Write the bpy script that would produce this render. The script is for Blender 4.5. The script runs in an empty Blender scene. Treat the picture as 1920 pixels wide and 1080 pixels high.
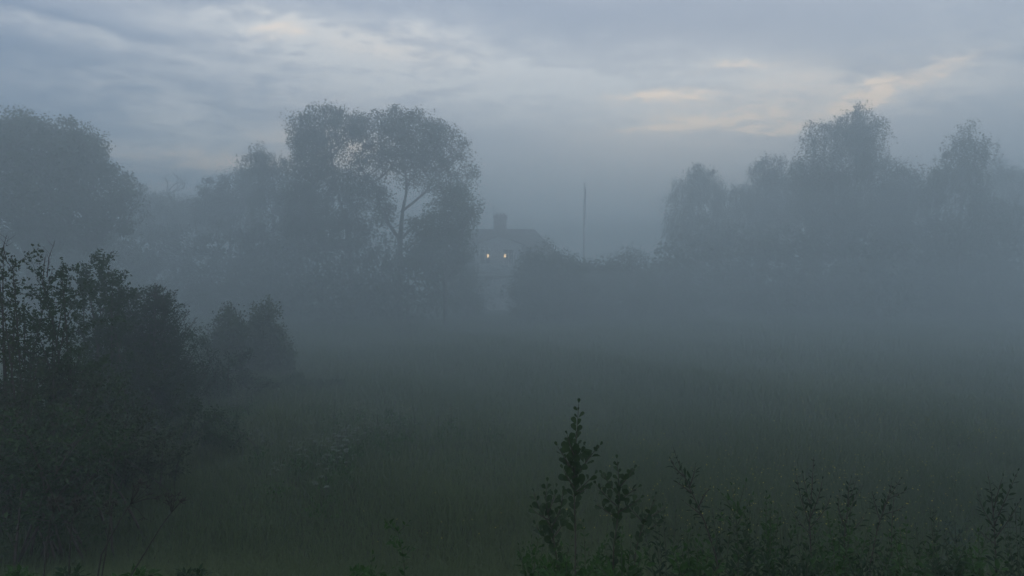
import bpy, math, random
import numpy as np
from mathutils import Vector, Matrix, Quaternion

random.seed(7)
RNG = np.random.default_rng(7)
S = bpy.context.scene
COL = S.collection
R = math.radians

# ------------------------------------------------------------------ camera
F = 1300.0                      # focal length in photo pixels (1920 wide)
CAM_Z = 5.0
PITCH = math.atan(50.0 / F)     # horizon sits at y = 490
cam_d = bpy.data.cameras.new('camera')
cam_d.sensor_width = 36.0
cam_d.lens = F / 1920.0 * 36.0
cam_d.clip_start = 0.05
cam_d.clip_end = 3000.0
cam = bpy.data.objects.new('camera', cam_d)
COL.objects.link(cam)
cam.location = (0, 0, CAM_Z)
cam.rotation_euler = (math.pi / 2 - PITCH, 0, 0)
S.camera = cam


def ray(px, py):
    a = (px - 960.0) / F
    b = (540.0 - py) / F
    return Vector((a, math.cos(PITCH) + b * math.sin(PITCH), -math.sin(PITCH) + b * math.cos(PITCH)))


def at(px, py, Y):
    d = ray(px, py)
    t = Y / d.y
    return Vector((d.x * t, Y, CAM_Z + d.z * t))


# ------------------------------------------------------------------ render settings
S.render.engine = 'CYCLES'
S.cycles.max_bounces = 8
S.cycles.diffuse_bounces = 2
S.cycles.glossy_bounces = 2
S.cycles.transmission_bounces = 4
S.cycles.transparent_max_bounces = 8
S.cycles.volume_bounces = 3
S.cycles.use_denoising = True
S.cycles.sample_clamp_indirect = 4.0
S.view_settings.view_transform = 'Standard'
S.view_settings.look = 'None'
S.view_settings.gamma = 1.0
S.view_settings.use_curve_mapping = False
S.view_settings.exposure = 0.28

# ------------------------------------------------------------------ world: dusk sky with layered cloud
W = bpy.data.worlds.new('World')
S.world = W
W.use_nodes = True
nt = W.node_tree
nt.nodes.clear()
L = nt.links


def N(kind, **kw):
    n = nt.nodes.new(kind)
    for k, v in kw.items():
        setattr(n, k, v)
    return n


def put(sock, v):
    if hasattr(v, 'is_output'):
        L.new(v, sock)
    else:
        sock.default_value = v


def M(op, a, b=None, c=None, clamp=False):
    n = N('ShaderNodeMath', operation=op)
    n.use_clamp = clamp
    put(n.inputs[0], a)
    if b is not None:
        put(n.inputs[1], b)
    if c is not None:
        put(n.inputs[2], c)
    return n.outputs[0]


def MIX(fac, a, b):
    n = N('ShaderNodeMix', data_type='RGBA')
    put(n.inputs['Factor'], fac)
    put(n.inputs[6], a)
    put(n.inputs[7], b)
    return n.outputs[2]


SKY_STRENGTH = 0.1
SUN_EL, SUN_AZ = R(6.0), R(14.0)


def rad(r, g, b):               # radiance -> colour before the background strength
    return (r / SKY_STRENGTH, g / SKY_STRENGTH, b / SKY_STRENGTH, 1.0)


tc = N('ShaderNodeTexCoord')
sep = N('ShaderNodeSeparateXYZ')
L.new(tc.outputs['Generated'], sep.inputs[0])
dx, dy, dz = sep.outputs
az0 = M('ARCTAN2', dx, dy)
el0 = M('ARCSINE', dz)
zc = M('ADD', M('MAXIMUM', dz, 0.0), 0.16)
pl = N('ShaderNodeCombineXYZ')
put(pl.inputs[0], M('DIVIDE', dx, zc))
put(pl.inputs[1], M('MULTIPLY', M('DIVIDE', dy, zc), 1.25))


def noise(scale, detail=6.0, rough=0.55, off=0.0, dist=0.0):
    n = N('ShaderNodeTexNoise', noise_dimensions='3D')
    put(pl.inputs[2], 0.0)
    mp = N('ShaderNodeVectorMath', operation='ADD')
    L.new(pl.outputs[0], mp.inputs[0])
    mp.inputs[1].default_value = (off, off * 0.7, off * 1.3)
    L.new(mp.outputs[0], n.inputs['Vector'])
    n.inputs['Scale'].default_value = scale
    n.inputs['Detail'].default_value = detail
    n.inputs['Roughness'].default_value = rough
    n.inputs['Distortion'].default_value = dist
    return n.outputs['Fac']


n_big = noise(0.9, 5, 0.5, 3.1)
n_mid = noise(3.0, 8, 0.6, 9.7, 0.5)
n_fine = noise(11.0, 8, 0.62, 21.0, 0.6)
n_w1 = noise(1.6, 5, 0.55, 40.0)
n_w2 = noise(1.6, 5, 0.55, 60.0)
n_w3 = noise(7.0, 6, 0.6, 80.0)
n_w4 = noise(7.0, 6, 0.6, 95.0)
az = M('ADD', az0, M('MULTIPLY', M('SUBTRACT', n_w1, 0.5), 0.13))
el = M('ADD', el0, M('MULTIPLY', M('SUBTRACT', n_w2, 0.5), 0.05))
az = M('ADD', az, M('MULTIPLY', M('SUBTRACT', n_w3, 0.5), 0.11))
el = M('ADD', el, M('MULTIPLY', M('SUBTRACT', n_w4, 0.5), 0.04))


def stroke(px, py, rx, ry, ang, amp):
    """one soft elongated cloud bank, given by its bearing and height in the sky"""
    d = ray(px, py).normalized()
    a0 = math.atan2(d.x, d.y)
    e0 = math.asin(d.z)
    k = 1.0 / F
    ca, sa = math.cos(R(ang)), math.sin(R(ang))
    u = M('SUBTRACT', az, a0)
    v = M('SUBTRACT', e0, el)
    p = M('ADD', M('MULTIPLY', u, ca / (rx * k)), M('MULTIPLY', v, sa / (rx * k)))
    q = M('SUBTRACT', M('MULTIPLY', v, ca / (ry * k)), M('MULTIPLY', u, sa / (ry * k)))
    r2 = M('ADD', M('MULTIPLY', p, p), M('MULTIPLY', q, q))
    return M('MULTIPLY', M('EXPONENT', M('MULTIPLY', r2, -1.0)), amp)


def strokes(rows):
    s = None
    for r in rows:
        o = stroke(*r)
        s = o if s is None else M('ADD', s, o)
    return s


bright = strokes([
    (430, 55, 230, 24, 10, 0.45), (700, 92, 230, 44, 6, 1.0), (960, 140, 330, 66, 7, 0.75),
    (1290, 185, 330, 66, 4, 0.95), (1600, 205, 240, 40, -6, 0.5), (420, 240, 280, 40, 8, 0.7),
    (160, 64, 260, 16, 4, 0.4), (560, 175, 280, 40, 4, 0.6), (1880, 70, 180, 110, 0, 0.3),
    (520, 60, 55, 20, -10, 0.8), (350, 285, 240, 26, 2, 0.45),
])
dark = strokes([
    (110, 165, 350, 54, 5, 1.1), (630, 113, 80, 10, 3, 0.9), (310, 322, 130, 22, 2, 1.2),
    (430, 22, 330, 24, 6, 0.75), (120, 30, 240, 14, 6, 0.55), (1150, 40, 460, 40, 5, 0.3),
    (1700, 125, 320, 30, 2, 0.35), (450, 205, 50, 12, 0, 0.7), (-40, 220, 230, 110, 0, 1.0),
    (760, 120, 50, 7, 4, 0.5), (500, 120, 60, 14, 0, 0.5),
])
peach = strokes([
    (1290, 231, 90, 7, -1, 1.9), (1240, 180, 60, 9, 0, 1.2), (1655, 176, 85, 13, -17, 1.3),
    (1400, 243, 80, 6, 2, 1.3), (520, 58, 36, 12, -8, 0.4), (740, 85, 130, 22, 4, 0.22),
    (400, 298, 180, 16, 0, 0.8), (650, 285, 90, 45, 0, 1.1), (290, 347, 60, 6, 0, 0.7),
    (1400, 215, 260, 55, -4, 0.4), (1380, 130, 60, 6, 4, 0.5),
])

sky = N('ShaderNodeTexSky', sky_type='NISHITA')
sky.sun_disc = False
sky.sun_elevation = SUN_EL
sky.sun_rotation = SUN_AZ
sky.air_density = 1.0
sky.dust_density = 1.0
sky.ozone_density = 2.0

cover = MIX(M('MULTIPLY', n_big, 1.0), rad(0.36, 0.42, 0.57), rad(0.50, 0.54, 0.65))
c = MIX(0.80, sky.outputs[0], cover)
n_mix = M('ADD', M('MULTIPLY', n_mid, 0.55), M('MULTIPLY', n_fine, 0.45))
mrng = N('ShaderNodeMapRange', interpolation_type='SMOOTHSTEP')
put(mrng.inputs['Value'], n_mix)
mrng.inputs['From Min'].default_value = 0.37
mrng.inputs['From Max'].default_value = 0.62
mrng.inputs['To Min'].default_value = 0.35
mrng.inputs['To Max'].default_value = 1.2
tex = mrng.outputs[0]
c = MIX(M('MULTIPLY', dark, M('MULTIPLY_ADD', tex, 0.6, 0.5), clamp=True), c, rad(0.085, 0.165, 0.325))
c = MIX(M('MULTIPLY', bright, M('MULTIPLY', tex, 1.15), clamp=True), c, rad(0.86, 0.86, 0.86))
c = MIX(M('MULTIPLY', peach, M('MULTIPLY', tex, 1.2), clamp=True), c, rad(1.6, 1.25, 0.9))
bg = N('ShaderNodeBackground')
L.new(c, bg.inputs['Color'])
bg.inputs['Strength'].default_value = SKY_STRENGTH
wo = N('ShaderNodeOutputWorld')
L.new(bg.outputs[0], wo.inputs['Surface'])

sun_d = bpy.data.lights.new('sun', 'SUN')
sun_d.energy = 0.10
sun_d.angle = R(25)
sun_d.color = (1.0, 0.9, 0.78)
sun = bpy.data.objects.new('sun', sun_d)
COL.objects.link(sun)
sdir = Vector((math.sin(SUN_AZ) * math.cos(SUN_EL), math.cos(SUN_AZ) * math.cos(SUN_EL), math.sin(SUN_EL)))
sun.rotation_euler = sdir.to_track_quat('Z', 'Y').to_euler()
sun.location = (0, 0, 60)

HAZE, MIST_HIGH, MIST_LOW = 0.0070, 0.0150, 0.0108   # densities per metre


# ------------------------------------------------------------------ helpers: objects and meshes
def put_mesh(name, V, faces, mat, parent=None, smooth=False, var=None, loc=None):
    """V: (n,3); faces: list of equal-width int arrays"""
    me = bpy.data.meshes.new(name)
    V = np.asarray(V, dtype=np.float32)
    me.vertices.add(len(V))
    me.vertices.foreach_set('co', V.ravel())
    tot = np.concatenate([np.full(len(f), f.shape[1], dtype=np.int32) for f in faces])
    idx = np.concatenate([f.ravel() for f in faces]).astype(np.int32)
    me.loops.add(len(idx))
    me.loops.foreach_set('vertex_index', idx)
    me.polygons.add(len(tot))
    st = np.zeros(len(tot), dtype=np.int32)
    st[1:] = np.cumsum(tot)[:-1]
    me.polygons.foreach_set('loop_start', st)
    if smooth:
        me.polygons.foreach_set('use_smooth', np.ones(len(tot), dtype=bool))
    me.update(calc_edges=True)
    if var is not None:
        a = me.attributes.new('var', 'FLOAT', 'POINT')
        a.data.foreach_set('value', np.asarray(var, dtype=np.float32))
    if mat:
        me.materials.append(mat)
    o = bpy.data.objects.new(name, me)
    COL.objects.link(o)
    if parent:
        o.parent = parent
    if loc is not None:
        o.location = loc
    return o


def tag(o, label, cat, group=None):
    o['label'] = label
    o['category'] = cat
    if group:
        o['group'] = group
    return o


def thing(name, label, cat, loc=(0, 0, 0), group=None, rotz=0.0):
    o = bpy.data.objects.new(name, None)
    o.empty_display_size = 0.3
    COL.objects.link(o)
    o.location = loc
    o.rotation_euler = (0, 0, rotz)
    return tag(o, label, cat, group)


def kind(o, k):
    o['kind'] = k
    return o


def dup(root, loc, label, rotz=0.0, scale=1.0, group=None):
    r = root.copy()
    COL.objects.link(r)
    r.location = loc
    r.rotation_euler = (0, 0, rotz)
    r.scale = (scale, scale, scale)
    r['label'] = label
    if group:
        r['group'] = group
    for ch in list(root.children):
        k = ch.copy()
        COL.objects.link(k)
        k.parent = r
    return r


class MB:
    """collects boxes, tubes and quads into one mesh"""

    def __init__(s):
        s.V, s.Q, s.T, s.n = [], [], [], 0

    def add(s, V, Q=None, T=None):
        V = np.asarray(V, dtype=np.float32).reshape(-1, 3)
        if Q is not None and len(Q):
            s.Q.append(np.asarray(Q, dtype=np.int32) + s.n)
        if T is not None and len(T):
            s.T.append(np.asarray(T, dtype=np.int32) + s.n)
        s.V.append(V)
        s.n += len(V)

    def box(s, x0, x1, y0, y1, z0, z1):
        V = [(x0, y0, z0), (x1, y0, z0), (x1, y1, z0), (x0, y1, z0), (x0, y0, z1), (x1, y0, z1), (x1, y1, z1), (x0, y1, z1)]
        s.add(V, [(0, 3, 2, 1), (4, 5, 6, 7), (0, 1, 5, 4), (1, 2, 6, 5), (2, 3, 7, 6), (3, 0, 4, 7)])
        return s

    def tube(s, P, rad_, sides=6, cap=True):
        P = np.asarray(P, dtype=float)
        n = len(P)
        rad_ = np.broadcast_to(np.asarray(rad_, dtype=float), (n,))
        t = np.gradient(P, axis=0)
        t /= np.maximum(np.linalg.norm(t, axis=1, keepdims=True), 1e-9)
        ref = np.where(np.abs(t[:, 2:3]) > 0.9, np.array([[1.0, 0, 0]]), np.array([[0, 0, 1.0]]))
        u = np.cross(t, ref)
        u /= np.maximum(np.linalg.norm(u, axis=1, keepdims=True), 1e-9)
        for i in range(1, n):
            if np.dot(u[i], u[i - 1]) < 0:
                u[i] = -u[i]
        v = np.cross(t, u)
        a = np.arange(sides) * 2 * math.pi / sides
        V = P[:, None, :] + rad_[:, None, None] * (np.cos(a)[None, :, None] * u[:, None, :] + np.sin(a)[None, :, None] * v[:, None, :])
        i = np.arange(n - 1)[:, None] * sides
        j = np.arange(sides)[None, :]
        k = (j + 1) % sides
        Q = np.stack([i + j, i + k, i + sides + k, i + sides + j], axis=-1).reshape(-1, 4)
        V = V.reshape(-1, 3)
        T = []
        if cap:
            V = np.vstack([V, P[:1], P[-1:]])
            b, e = n * sides, n * sides + 1
            for q in range(sides):
                T.append((b, (q + 1) % sides, q))
                T.append((e, (n - 1) * sides + q, (n - 1) * sides + (q + 1) % sides))
        s.add(V, Q, T)
        return s

    def build(s, name, mat, parent=None, smooth=False, loc=None):
        fs = []
        if s.Q:
            fs.append(np.concatenate(s.Q))
        if s.T:
            fs.append(np.concatenate(s.T))
        return put_mesh(name, np.concatenate(s.V), fs, mat, parent, smooth, None, loc)


# ------------------------------------------------------------------ materials
def new_mat(name):
    m = bpy.data.materials.new(name)
    m.use_nodes = True
    m.node_tree.nodes.clear()
    return m, m.node_tree.nodes, m.node_tree.links


def plain(name, col, rough=0.7, nscale=8.0, amount=0.35, metallic=0.0, bump=0.0):
    m, nd, lk = new_mat(name)
    out = nd.new('ShaderNodeOutputMaterial')
    p = nd.new('ShaderNodeBsdfPrincipled')
    p.inputs['Roughness'].default_value = rough
    p.inputs['Metallic'].default_value = metallic
    t = nd.new('ShaderNodeTexCoord')
    n = nd.new('ShaderNodeTexNoise')
    n.inputs['Scale'].default_value = nscale
    n.inputs['Detail'].default_value = 6
    lk.new(t.outputs['Object'], n.inputs['Vector'])
    mx = nd.new('ShaderNodeMix')
    mx.data_type = 'RGBA'
    mx.inputs[6].default_value = tuple(x * (1 - amount) for x in col) + (1,)
    mx.inputs[7].default_value = tuple(min(1, x * (1 + amount)) for x in col) + (1,)
    lk.new(n.outputs['Fac'], mx.inputs['Factor'])
    lk.new(mx.outputs[2], p.inputs['Base Color'])
    if bump:
        b = nd.new('ShaderNodeBump')
        b.inputs['Strength'].default_value = bump
        lk.new(n.outputs['Fac'], b.inputs['Height'])
        lk.new(b.outputs[0], p.inputs['Normal'])
    lk.new(p.outputs[0], out.inputs['Surface'])
    return m


def leafy(name, dark_, light_, trans=0.3, rough=0.55, nscale=0.6, spec=0.12):
    """leaf material: per-leaf colour (attribute var) and slow drifts of hue through the plant"""
    m, nd, lk = new_mat(name)
    out = nd.new('ShaderNodeOutputMaterial')
    at_ = nd.new('ShaderNodeAttribute')
    at_.attribute_name = 'var'
    oi = nd.new('ShaderNodeObjectInfo')
    t = nd.new('ShaderNodeTexCoord')
    n = nd.new('ShaderNodeTexNoise')
    n.inputs['Scale'].default_value = nscale
    n.inputs['Detail'].default_value = 3
    lk.new(t.outputs['Object'], n.inputs['Vector'])
    ad = nd.new('ShaderNodeMath')
    ad.operation = 'MULTIPLY_ADD'
    ad.inputs[1].default_value = 0.55
    lk.new(at_.outputs['Fac'], ad.inputs[0])
    lk.new(n.outputs['Fac'], ad.inputs[2])
    a2 = nd.new('ShaderNodeMath')
    a2.operation = 'MULTIPLY_ADD'
    a2.inputs[1].default_value = 0.3
    lk.new(oi.outputs['Random'], a2.inputs[0])
    lk.new(ad.outputs[0], a2.inputs[2])
    mr = nd.new('ShaderNodeMapRange')
    mr.inputs['From Min'].default_value = 0.45
    mr.inputs['From Max'].default_value = 1.35
    lk.new(a2.outputs[0], mr.inputs['Value'])
    mx = nd.new('ShaderNodeMix')
    mx.data_type = 'RGBA'
    mx.inputs[6].default_value = dark_ + (1,)
    mx.inputs[7].default_value = light_ + (1,)
    lk.new(mr.outputs[0], mx.inputs['Factor'])
    p = nd.new('ShaderNodeBsdfPrincipled')
    p.inputs['Roughness'].default_value = rough
    p.inputs['Specular IOR Level'].default_value = spec
    lk.new(mx.outputs[2], p.inputs['Base Color'])
    tr = nd.new('ShaderNodeBsdfTranslucent')
    lk.new(mx.outputs[2], tr.inputs['Color'])
    ms = nd.new('ShaderNodeMixShader')
    ms.inputs[0].default_value = trans
    lk.new(p.outputs[0], ms.inputs[1])
    lk.new(tr.outputs[0], ms.inputs[2])
    lk.new(ms.outputs[0], out.inputs['Surface'])
    return m


def volume_mat(name, density, col, g):
    m, nd, lk = new_mat(name)
    out = nd.new('ShaderNodeOutputMaterial')
    v = nd.new('ShaderNodeVolumePrincipled')
    v.inputs['Color'].default_value = col + (1,)
    v.inputs['Density'].default_value = density
    v.inputs['Anisotropy'].default_value = g
    lk.new(v.outputs[0], out.inputs['Volume'])
    m.cycles.homogeneous_volume = True
    return m


MAT = {}
MAT['bark'] = plain('bark', (0.075, 0.062, 0.05), 0.9, 6, 0.5, bump=0.4)
MAT['birch_bark'] = plain('birch_bark', (0.17, 0.165, 0.155), 0.8, 3, 0.7, bump=0.2)
MAT['twig'] = plain('twig', (0.07, 0.055, 0.04), 0.8, 30, 0.4)
MAT['green_stem'] = plain('green_stem', (0.06, 0.075, 0.035), 0.7, 30, 0.4)
MAT['dry_stem'] = plain('dry_stem', (0.045, 0.045, 0.03), 0.8, 30, 0.4)
MAT['tree_leaf'] = leafy('tree_leaf', (0.025, 0.045, 0.016), (0.075, 0.105, 0.035), 0.25, nscale=0.25)
MAT['birch_leaf'] = leafy('birch_leaf', (0.03, 0.052, 0.018), (0.09, 0.12, 0.04), 0.3, nscale=0.3)
MAT['needle'] = leafy('needle', (0.02, 0.045, 0.018), (0.05, 0.085, 0.034), 0.1, nscale=0.8)
MAT['shrub_leaf'] = leafy('shrub_leaf', (0.022, 0.048, 0.018), (0.062, 0.105, 0.036), 0.3, nscale=0.9)
MAT['willow_leaf'] = leafy('willow_leaf', (0.03, 0.05, 0.022), (0.075, 0.105, 0.05), 0.25, nscale=0.9)
MAT['alder_leaf'] = leafy('alder_leaf', (0.026, 0.055, 0.018), (0.07, 0.115, 0.034), 0.3, 0.6, nscale=6, spec=0.25)
MAT['herb_leaf'] = leafy('herb_leaf', (0.03, 0.075, 0.016), (0.08, 0.17, 0.035), 0.35, 0.5, nscale=4)
MAT['grey_leaf'] = leafy('grey_leaf', (0.07, 0.105, 0.075), (0.13, 0.18, 0.14), 0.25, 0.6, nscale=4)
MAT['grass'] = leafy('grass', (0.055, 0.10, 0.04), (0.15, 0.185, 0.08), 0.42, 0.7, nscale=0.12, spec=0.15)
MAT['yellow'] = plain('buttercup_petal', (0.52, 0.45, 0.06), 0.6, 3, 0.3)
MAT['white'] = plain('umbel_white', (0.26, 0.30, 0.25), 0.8, 3, 0.2)
MAT['wall'] = plain('painted_wood_wall', (0.46, 0.47, 0.47), 0.6, 1.5, 0.12)
MAT['trim'] = plain('white_trim', (0.76, 0.76, 0.74), 0.5, 2, 0.06)
MAT['roof'] = plain('dark_roof_tile', (0.075, 0.058, 0.052), 0.8, 2.5, 0.35, bump=0.3)
MAT['brick'] = plain('chimney_brick', (0.14, 0.085, 0.07), 0.85, 4, 0.35, bump=0.3)
MAT['stone'] = plain('step_stone', (0.45, 0.45, 0.43), 0.8, 4, 0.2)
MAT['plinth'] = plain('plinth_stone', (0.2, 0.2, 0.19), 0.9, 3, 0.3, bump=0.3)
MAT['metal'] = plain('dark_metal', (0.12, 0.12, 0.125), 0.5, 6, 0.2, metallic=0.6)
MAT['pole'] = plain('weathered_pole', (0.28, 0.27, 0.25), 0.7, 5, 0.3)
MAT['cloth'] = plain('pennant_cloth', (0.10, 0.11, 0.16), 0.9, 6, 0.3)
MAT['glass'] = plain('window_glass', (0.03, 0.035, 0.04), 0.08, 2, 0.1)


def lamp_mat():
    m, nd, lk = new_mat('lit_lamp_shade')
    out = nd.new('ShaderNodeOutputMaterial')
    e = nd.new('ShaderNodeEmission')
    e.inputs['Color'].default_value = (1.0, 0.68, 0.34, 1)
    e.inputs['Strength'].default_value = 2.6
    lk.new(e.outputs[0], out.inputs['Surface'])
    return m


MAT['lamp'] = lamp_mat()


# ------------------------------------------------------------------ the ground
def ground_z(x, y):
    """flat meadow, with the planted bank that rises towards the camera"""
    x = np.asarray(x, dtype=float)
    y = np.asarray(y, dtype=float)
    t = np.clip((12.0 - y) / 7.0, 0, 1)
    s = t * t * (3 - 2 * t)
    und = 0.10 * np.sin(x * 0.21 + 1.3) * np.cos(y * 0.17) + 0.06 * np.sin(x * 0.53 + y * 0.37)
    far = np.clip((y - 12) / 20, 0, 1)
    return 1.9 * s + und * far


def gz(x, y):
    return float(ground_z(x, y))


def make_ground():
    xs = np.unique(np.concatenate([np.linspace(-900, -80, 18), np.linspace(-80, 80, 130), np.linspace(80, 900, 18)]))
    ys = np.unique(np.concatenate([np.linspace(-300, -10, 10), np.linspace(-10, 70, 110), np.linspace(70, 1400, 30)]))
    X, Y = np.meshgrid(xs, ys)
    Z = ground_z(X, np.maximum(Y, -10))
    V = np.stack([X, Y, Z], -1).reshape(-1, 3)
    nx, ny = len(xs), len(ys)
    i, j = np.meshgrid(np.arange(ny - 1), np.arange(nx - 1), indexing='ij')
    q = (i * nx + j).ravel()
    Q = np.stack([q, q + 1, q + nx + 1, q + nx], -1)
    m, nd, lk = new_mat('meadow_soil_and_turf')
    out = nd.new('ShaderNodeOutputMaterial')
    p = nd.new('ShaderNodeBsdfPrincipled')
    p.inputs['Roughness'].default_value = 0.95
    p.inputs['Specular IOR Level'].default_value = 0.1
    t = nd.new('ShaderNodeTexCoord')
    n1 = nd.new('ShaderNodeTexNoise')
    n1.inputs['Scale'].default_value = 0.13
    n1.inputs['Detail'].default_value = 5
    n2 = nd.new('ShaderNodeTexNoise')
    n2.inputs['Scale'].default_value = 3.0
    n2.inputs['Detail'].default_value = 8
    n2.inputs['Roughness'].default_value = 0.7
    lk.new(t.outputs['Object'], n1.inputs['Vector'])
    lk.new(t.outputs['Object'], n2.inputs['Vector'])
    a = nd.new('ShaderNodeMix')
    a.data_type = 'RGBA'
    a.inputs[6].default_value = (0.06, 0.105, 0.045, 1)
    a.inputs[7].default_value = (0.11, 0.12, 0.06, 1)
    lk.new(n1.outputs['Fac'], a.inputs['Factor'])
    b = nd.new('ShaderNodeMix')
    b.data_type = 'RGBA'
    b.blend_type = 'MULTIPLY'
    b.inputs['Factor'].default_value = 0.7
    lk.new(a.outputs[2], b.inputs[6])
    lk.new(n2.outputs['Color'], b.inputs[7])
    lk.new(b.outputs[2], p.inputs['Base Color'])
    bp = nd.new('ShaderNodeBump')
    bp.inputs['Strength'].default_value = 0.8
    bp.inputs['Distance'].default_value = 0.2
    lk.new(n2.outputs['Fac'], bp.inputs['Height'])
    lk.new(bp.outputs[0], p.inputs['Normal'])
    lk.new(p.outputs[0], out.inputs['Surface'])
    kind(put_mesh('ground', V, [Q], m, smooth=True), 'structure')


make_ground()


# ------------------------------------------------------------------ haze and the mist bank on the meadow
def volume_prism(name, pts_low, pts_high, mat):
    """closed eight-cornered body"""
    V = list(pts_low) + list(pts_high)
    Q = np.array([(0, 3, 2, 1), (4, 5, 6, 7), (0, 1, 5, 4), (1, 2, 6, 5), (2, 3, 7, 6), (3, 0, 4, 7)])
    return kind(put_mesh(name, V, [Q], mat), 'stuff')


HCOL = (0.897, 0.995, 0.999)
volume_prism('haze', [(-260, -60, -1.2), (260, -60, -1.2), (260, 320, -1.2), (-260, 320, -1.2)],
             [(-260, -60, 25), (260, -60, 25), (260, 320, 25), (-260, 320, 25)],
             volume_mat('thin_air_haze', HAZE, HCOL, 0.5))
# the mist lies over the open meadow and thins out towards the thicket on the left
volume_prism('mist_bank', [(-120, 31, -0.9), (120, -5, -0.9), (120, 310, -0.9), (-120, 310, -0.9)],
             [(-120, 34, 22.5), (120, -2, 22.5), (120, 310, 22.5), (-120, 310, 22.5)],
             volume_mat('mist_bank_air', MIST_HIGH, HCOL, 0.6))
def mist_layer(name, top, amp, density, inset, ph):
    """a closed body of mist whose upper side rolls up and down"""
    nx, ny = 34, 44
    u = np.linspace(-118 + inset, 118 - inset, nx)
    f = np.linspace(0, 1, ny) ** 1.5
    X = np.repeat(u[None, :], ny, 0)
    front = 17.2 - .15 * X + inset
    Y = front + (300 - inset - front) * f[:, None]
    roll = np.sin(X * .11 + ph) * np.sin(Y * .085 + 1.3 * ph) + .6 * np.sin(X * .27 + 2.1 * ph + Y * .06) + .5 * np.sin(Y * .19 - X * .07)
    rise = np.clip((Y - front) / 14.0, 0, 1)
    Z = -.6 + .02 * inset + (top + amp * roll + .6) * (rise * rise * (3 - 2 * rise) * .8 + .2) + .012 * np.clip(Y - 40, 0, None)
    Vt = np.stack([X, Y, Z], -1).reshape(-1, 3)
    Vb = Vt.copy()
    Vb[:, 2] = -.75 - .02 * inset
    n = nx * ny
    a, b = np.meshgrid(np.arange(ny - 1), np.arange(nx - 1), indexing='ij')
    q = (a * nx + b).ravel()
    Qt = np.stack([q, q + 1, q + nx + 1, q + nx], -1)
    Qb = np.stack([q, q + nx, q + nx + 1, q + 1], -1) + n
    ring = list(range(nx)) + [r * nx + nx - 1 for r in range(1, ny)] + [(ny - 1) * nx + c_ for c_ in range(nx - 2, -1, -1)] + [r * nx for r in range(ny - 2, 0, -1)]
    Qs = np.array([(ring[k], ring[k] + n, ring[(k + 1) % len(ring)] + n, ring[(k + 1) % len(ring)]) for k in range(len(ring))])
    kind(put_mesh(name, np.vstack([Vt, Vb]), [Qt, Qb, Qs], volume_mat(name + '_air', density, HCOL, 0.6)), 'stuff')


mist_layer('ground_mist', 5.2, 1.3, MIST_LOW * .62, 0.0, .4)
mist_layer('ground_mist', 9.5, 1.9, MIST_LOW * .58, 2.0, 2.2)


# ------------------------------------------------------------------ plant geometry
def rand_dirs(n, rng):
    d = rng.normal(size=(n, 3))
    return d / np.maximum(np.linalg.norm(d, axis=1, keepdims=True), 1e-9)


def diamonds(P, D, U, ln, wd):
    """one four-cornered leaf per row: centre P, long axis D, plane side U"""
    Sd = np.cross(D, U)
    Sd /= np.maximum(np.linalg.norm(Sd, axis=1, keepdims=True), 1e-9)
    ln = ln[:, None]
    wd = wd[:, None]
    V = np.stack([P - D * ln * .5, P + Sd * wd * .5 - D * ln * .08, P + D * ln * .5, P - Sd * wd * .5 - D * ln * .08], axis=1)
    n = len(P)
    Q = np.arange(n * 4, dtype=np.int32).reshape(n, 4)
    return V.reshape(-1, 3), Q


def skeleton(trunk, tips, rng, r_tip=0.02, expo=2.3, seg=0.9, wob=0.12, r_max=None):
    """limbs grown from a trunk polyline to every tip; thickness adds up downwards"""
    nodes = [np.array(p, float) for p in trunk]
    par = [-1] + list(range(len(nodes) - 1))
    base = nodes[0]
    order = np.argsort([np.linalg.norm((t - base) * np.array([1.3, 1.3, 0.8])) for t in tips])
    leafs = []
    first_limb = trunk[0][2] + .33 * (trunk[-1][2] - trunk[0][2])
    for oi in order:
        t = tips[oi]
        A = np.array(nodes)
        d = t - A
        dist = np.linalg.norm(d, axis=1)
        up = d[:, 2] / np.maximum(dist, 1e-6)
        cost = dist * (1 + 1.8 * np.clip(0.6 - up, 0, 2)) + np.where(A[:, 2] < first_limb, 4.0, 0.0)
        k = int(np.argmin(cost))
        m = max(1, int(dist[k] / seg))
        prev = k
        sag = rng.normal(size=3) * wob * dist[k]
        for q in range(1, m + 1):
            f = q / m
            p = nodes[k] + d[k] * f + sag * math.sin(math.pi * f) + np.array([0, 0, 0.12 * dist[k] * math.sin(math.pi * f)])
            nodes.append(p)
            par.append(prev)
            prev = len(nodes) - 1
        leafs.append(prev)
    n = len(nodes)
    load = np.zeros(n)
    for l in leafs:
        load[l] += 1
    for i in range(n - 1, 0, -1):
        if par[i] >= 0 and i >= len(trunk):
            load[par[i]] += max(load[i], 0.5)
    for i in range(len(trunk) - 1, 0, -1):
        load[i - 1] += max(load[i], 1)
    r = r_tip * np.maximum(load, 1) ** (1.0 / expo)
    if r_max:
        r *= min(1.0, r_max / r.max())
    kids = {}
    for i in range(1, n):
        kids.setdefault(par[i], []).append(i)
    mb = MB()
    used = set()
    # trunk first, then each limb as one tube
    mb.tube(trunk, r[:len(trunk)], 8)
    for i in range(len(trunk), n):
        if i in used:
            continue
        ch = [par[i], i]
        used.add(i)
        j = i
        while True:
            nxt = [q for q in kids.get(j, []) if q not in used]
            if not nxt:
                break
            j = max(nxt, key=lambda q: load[q])
            used.add(j)
            ch.append(j)
        rr = r[ch].copy()
        rr[0] = min(rr[0], rr[1] * 1.15)
        mb.tube(np.array([nodes[q] for q in ch]), rr, 5 if rr[0] > 0.05 else 4, cap=False)
    return mb


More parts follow.
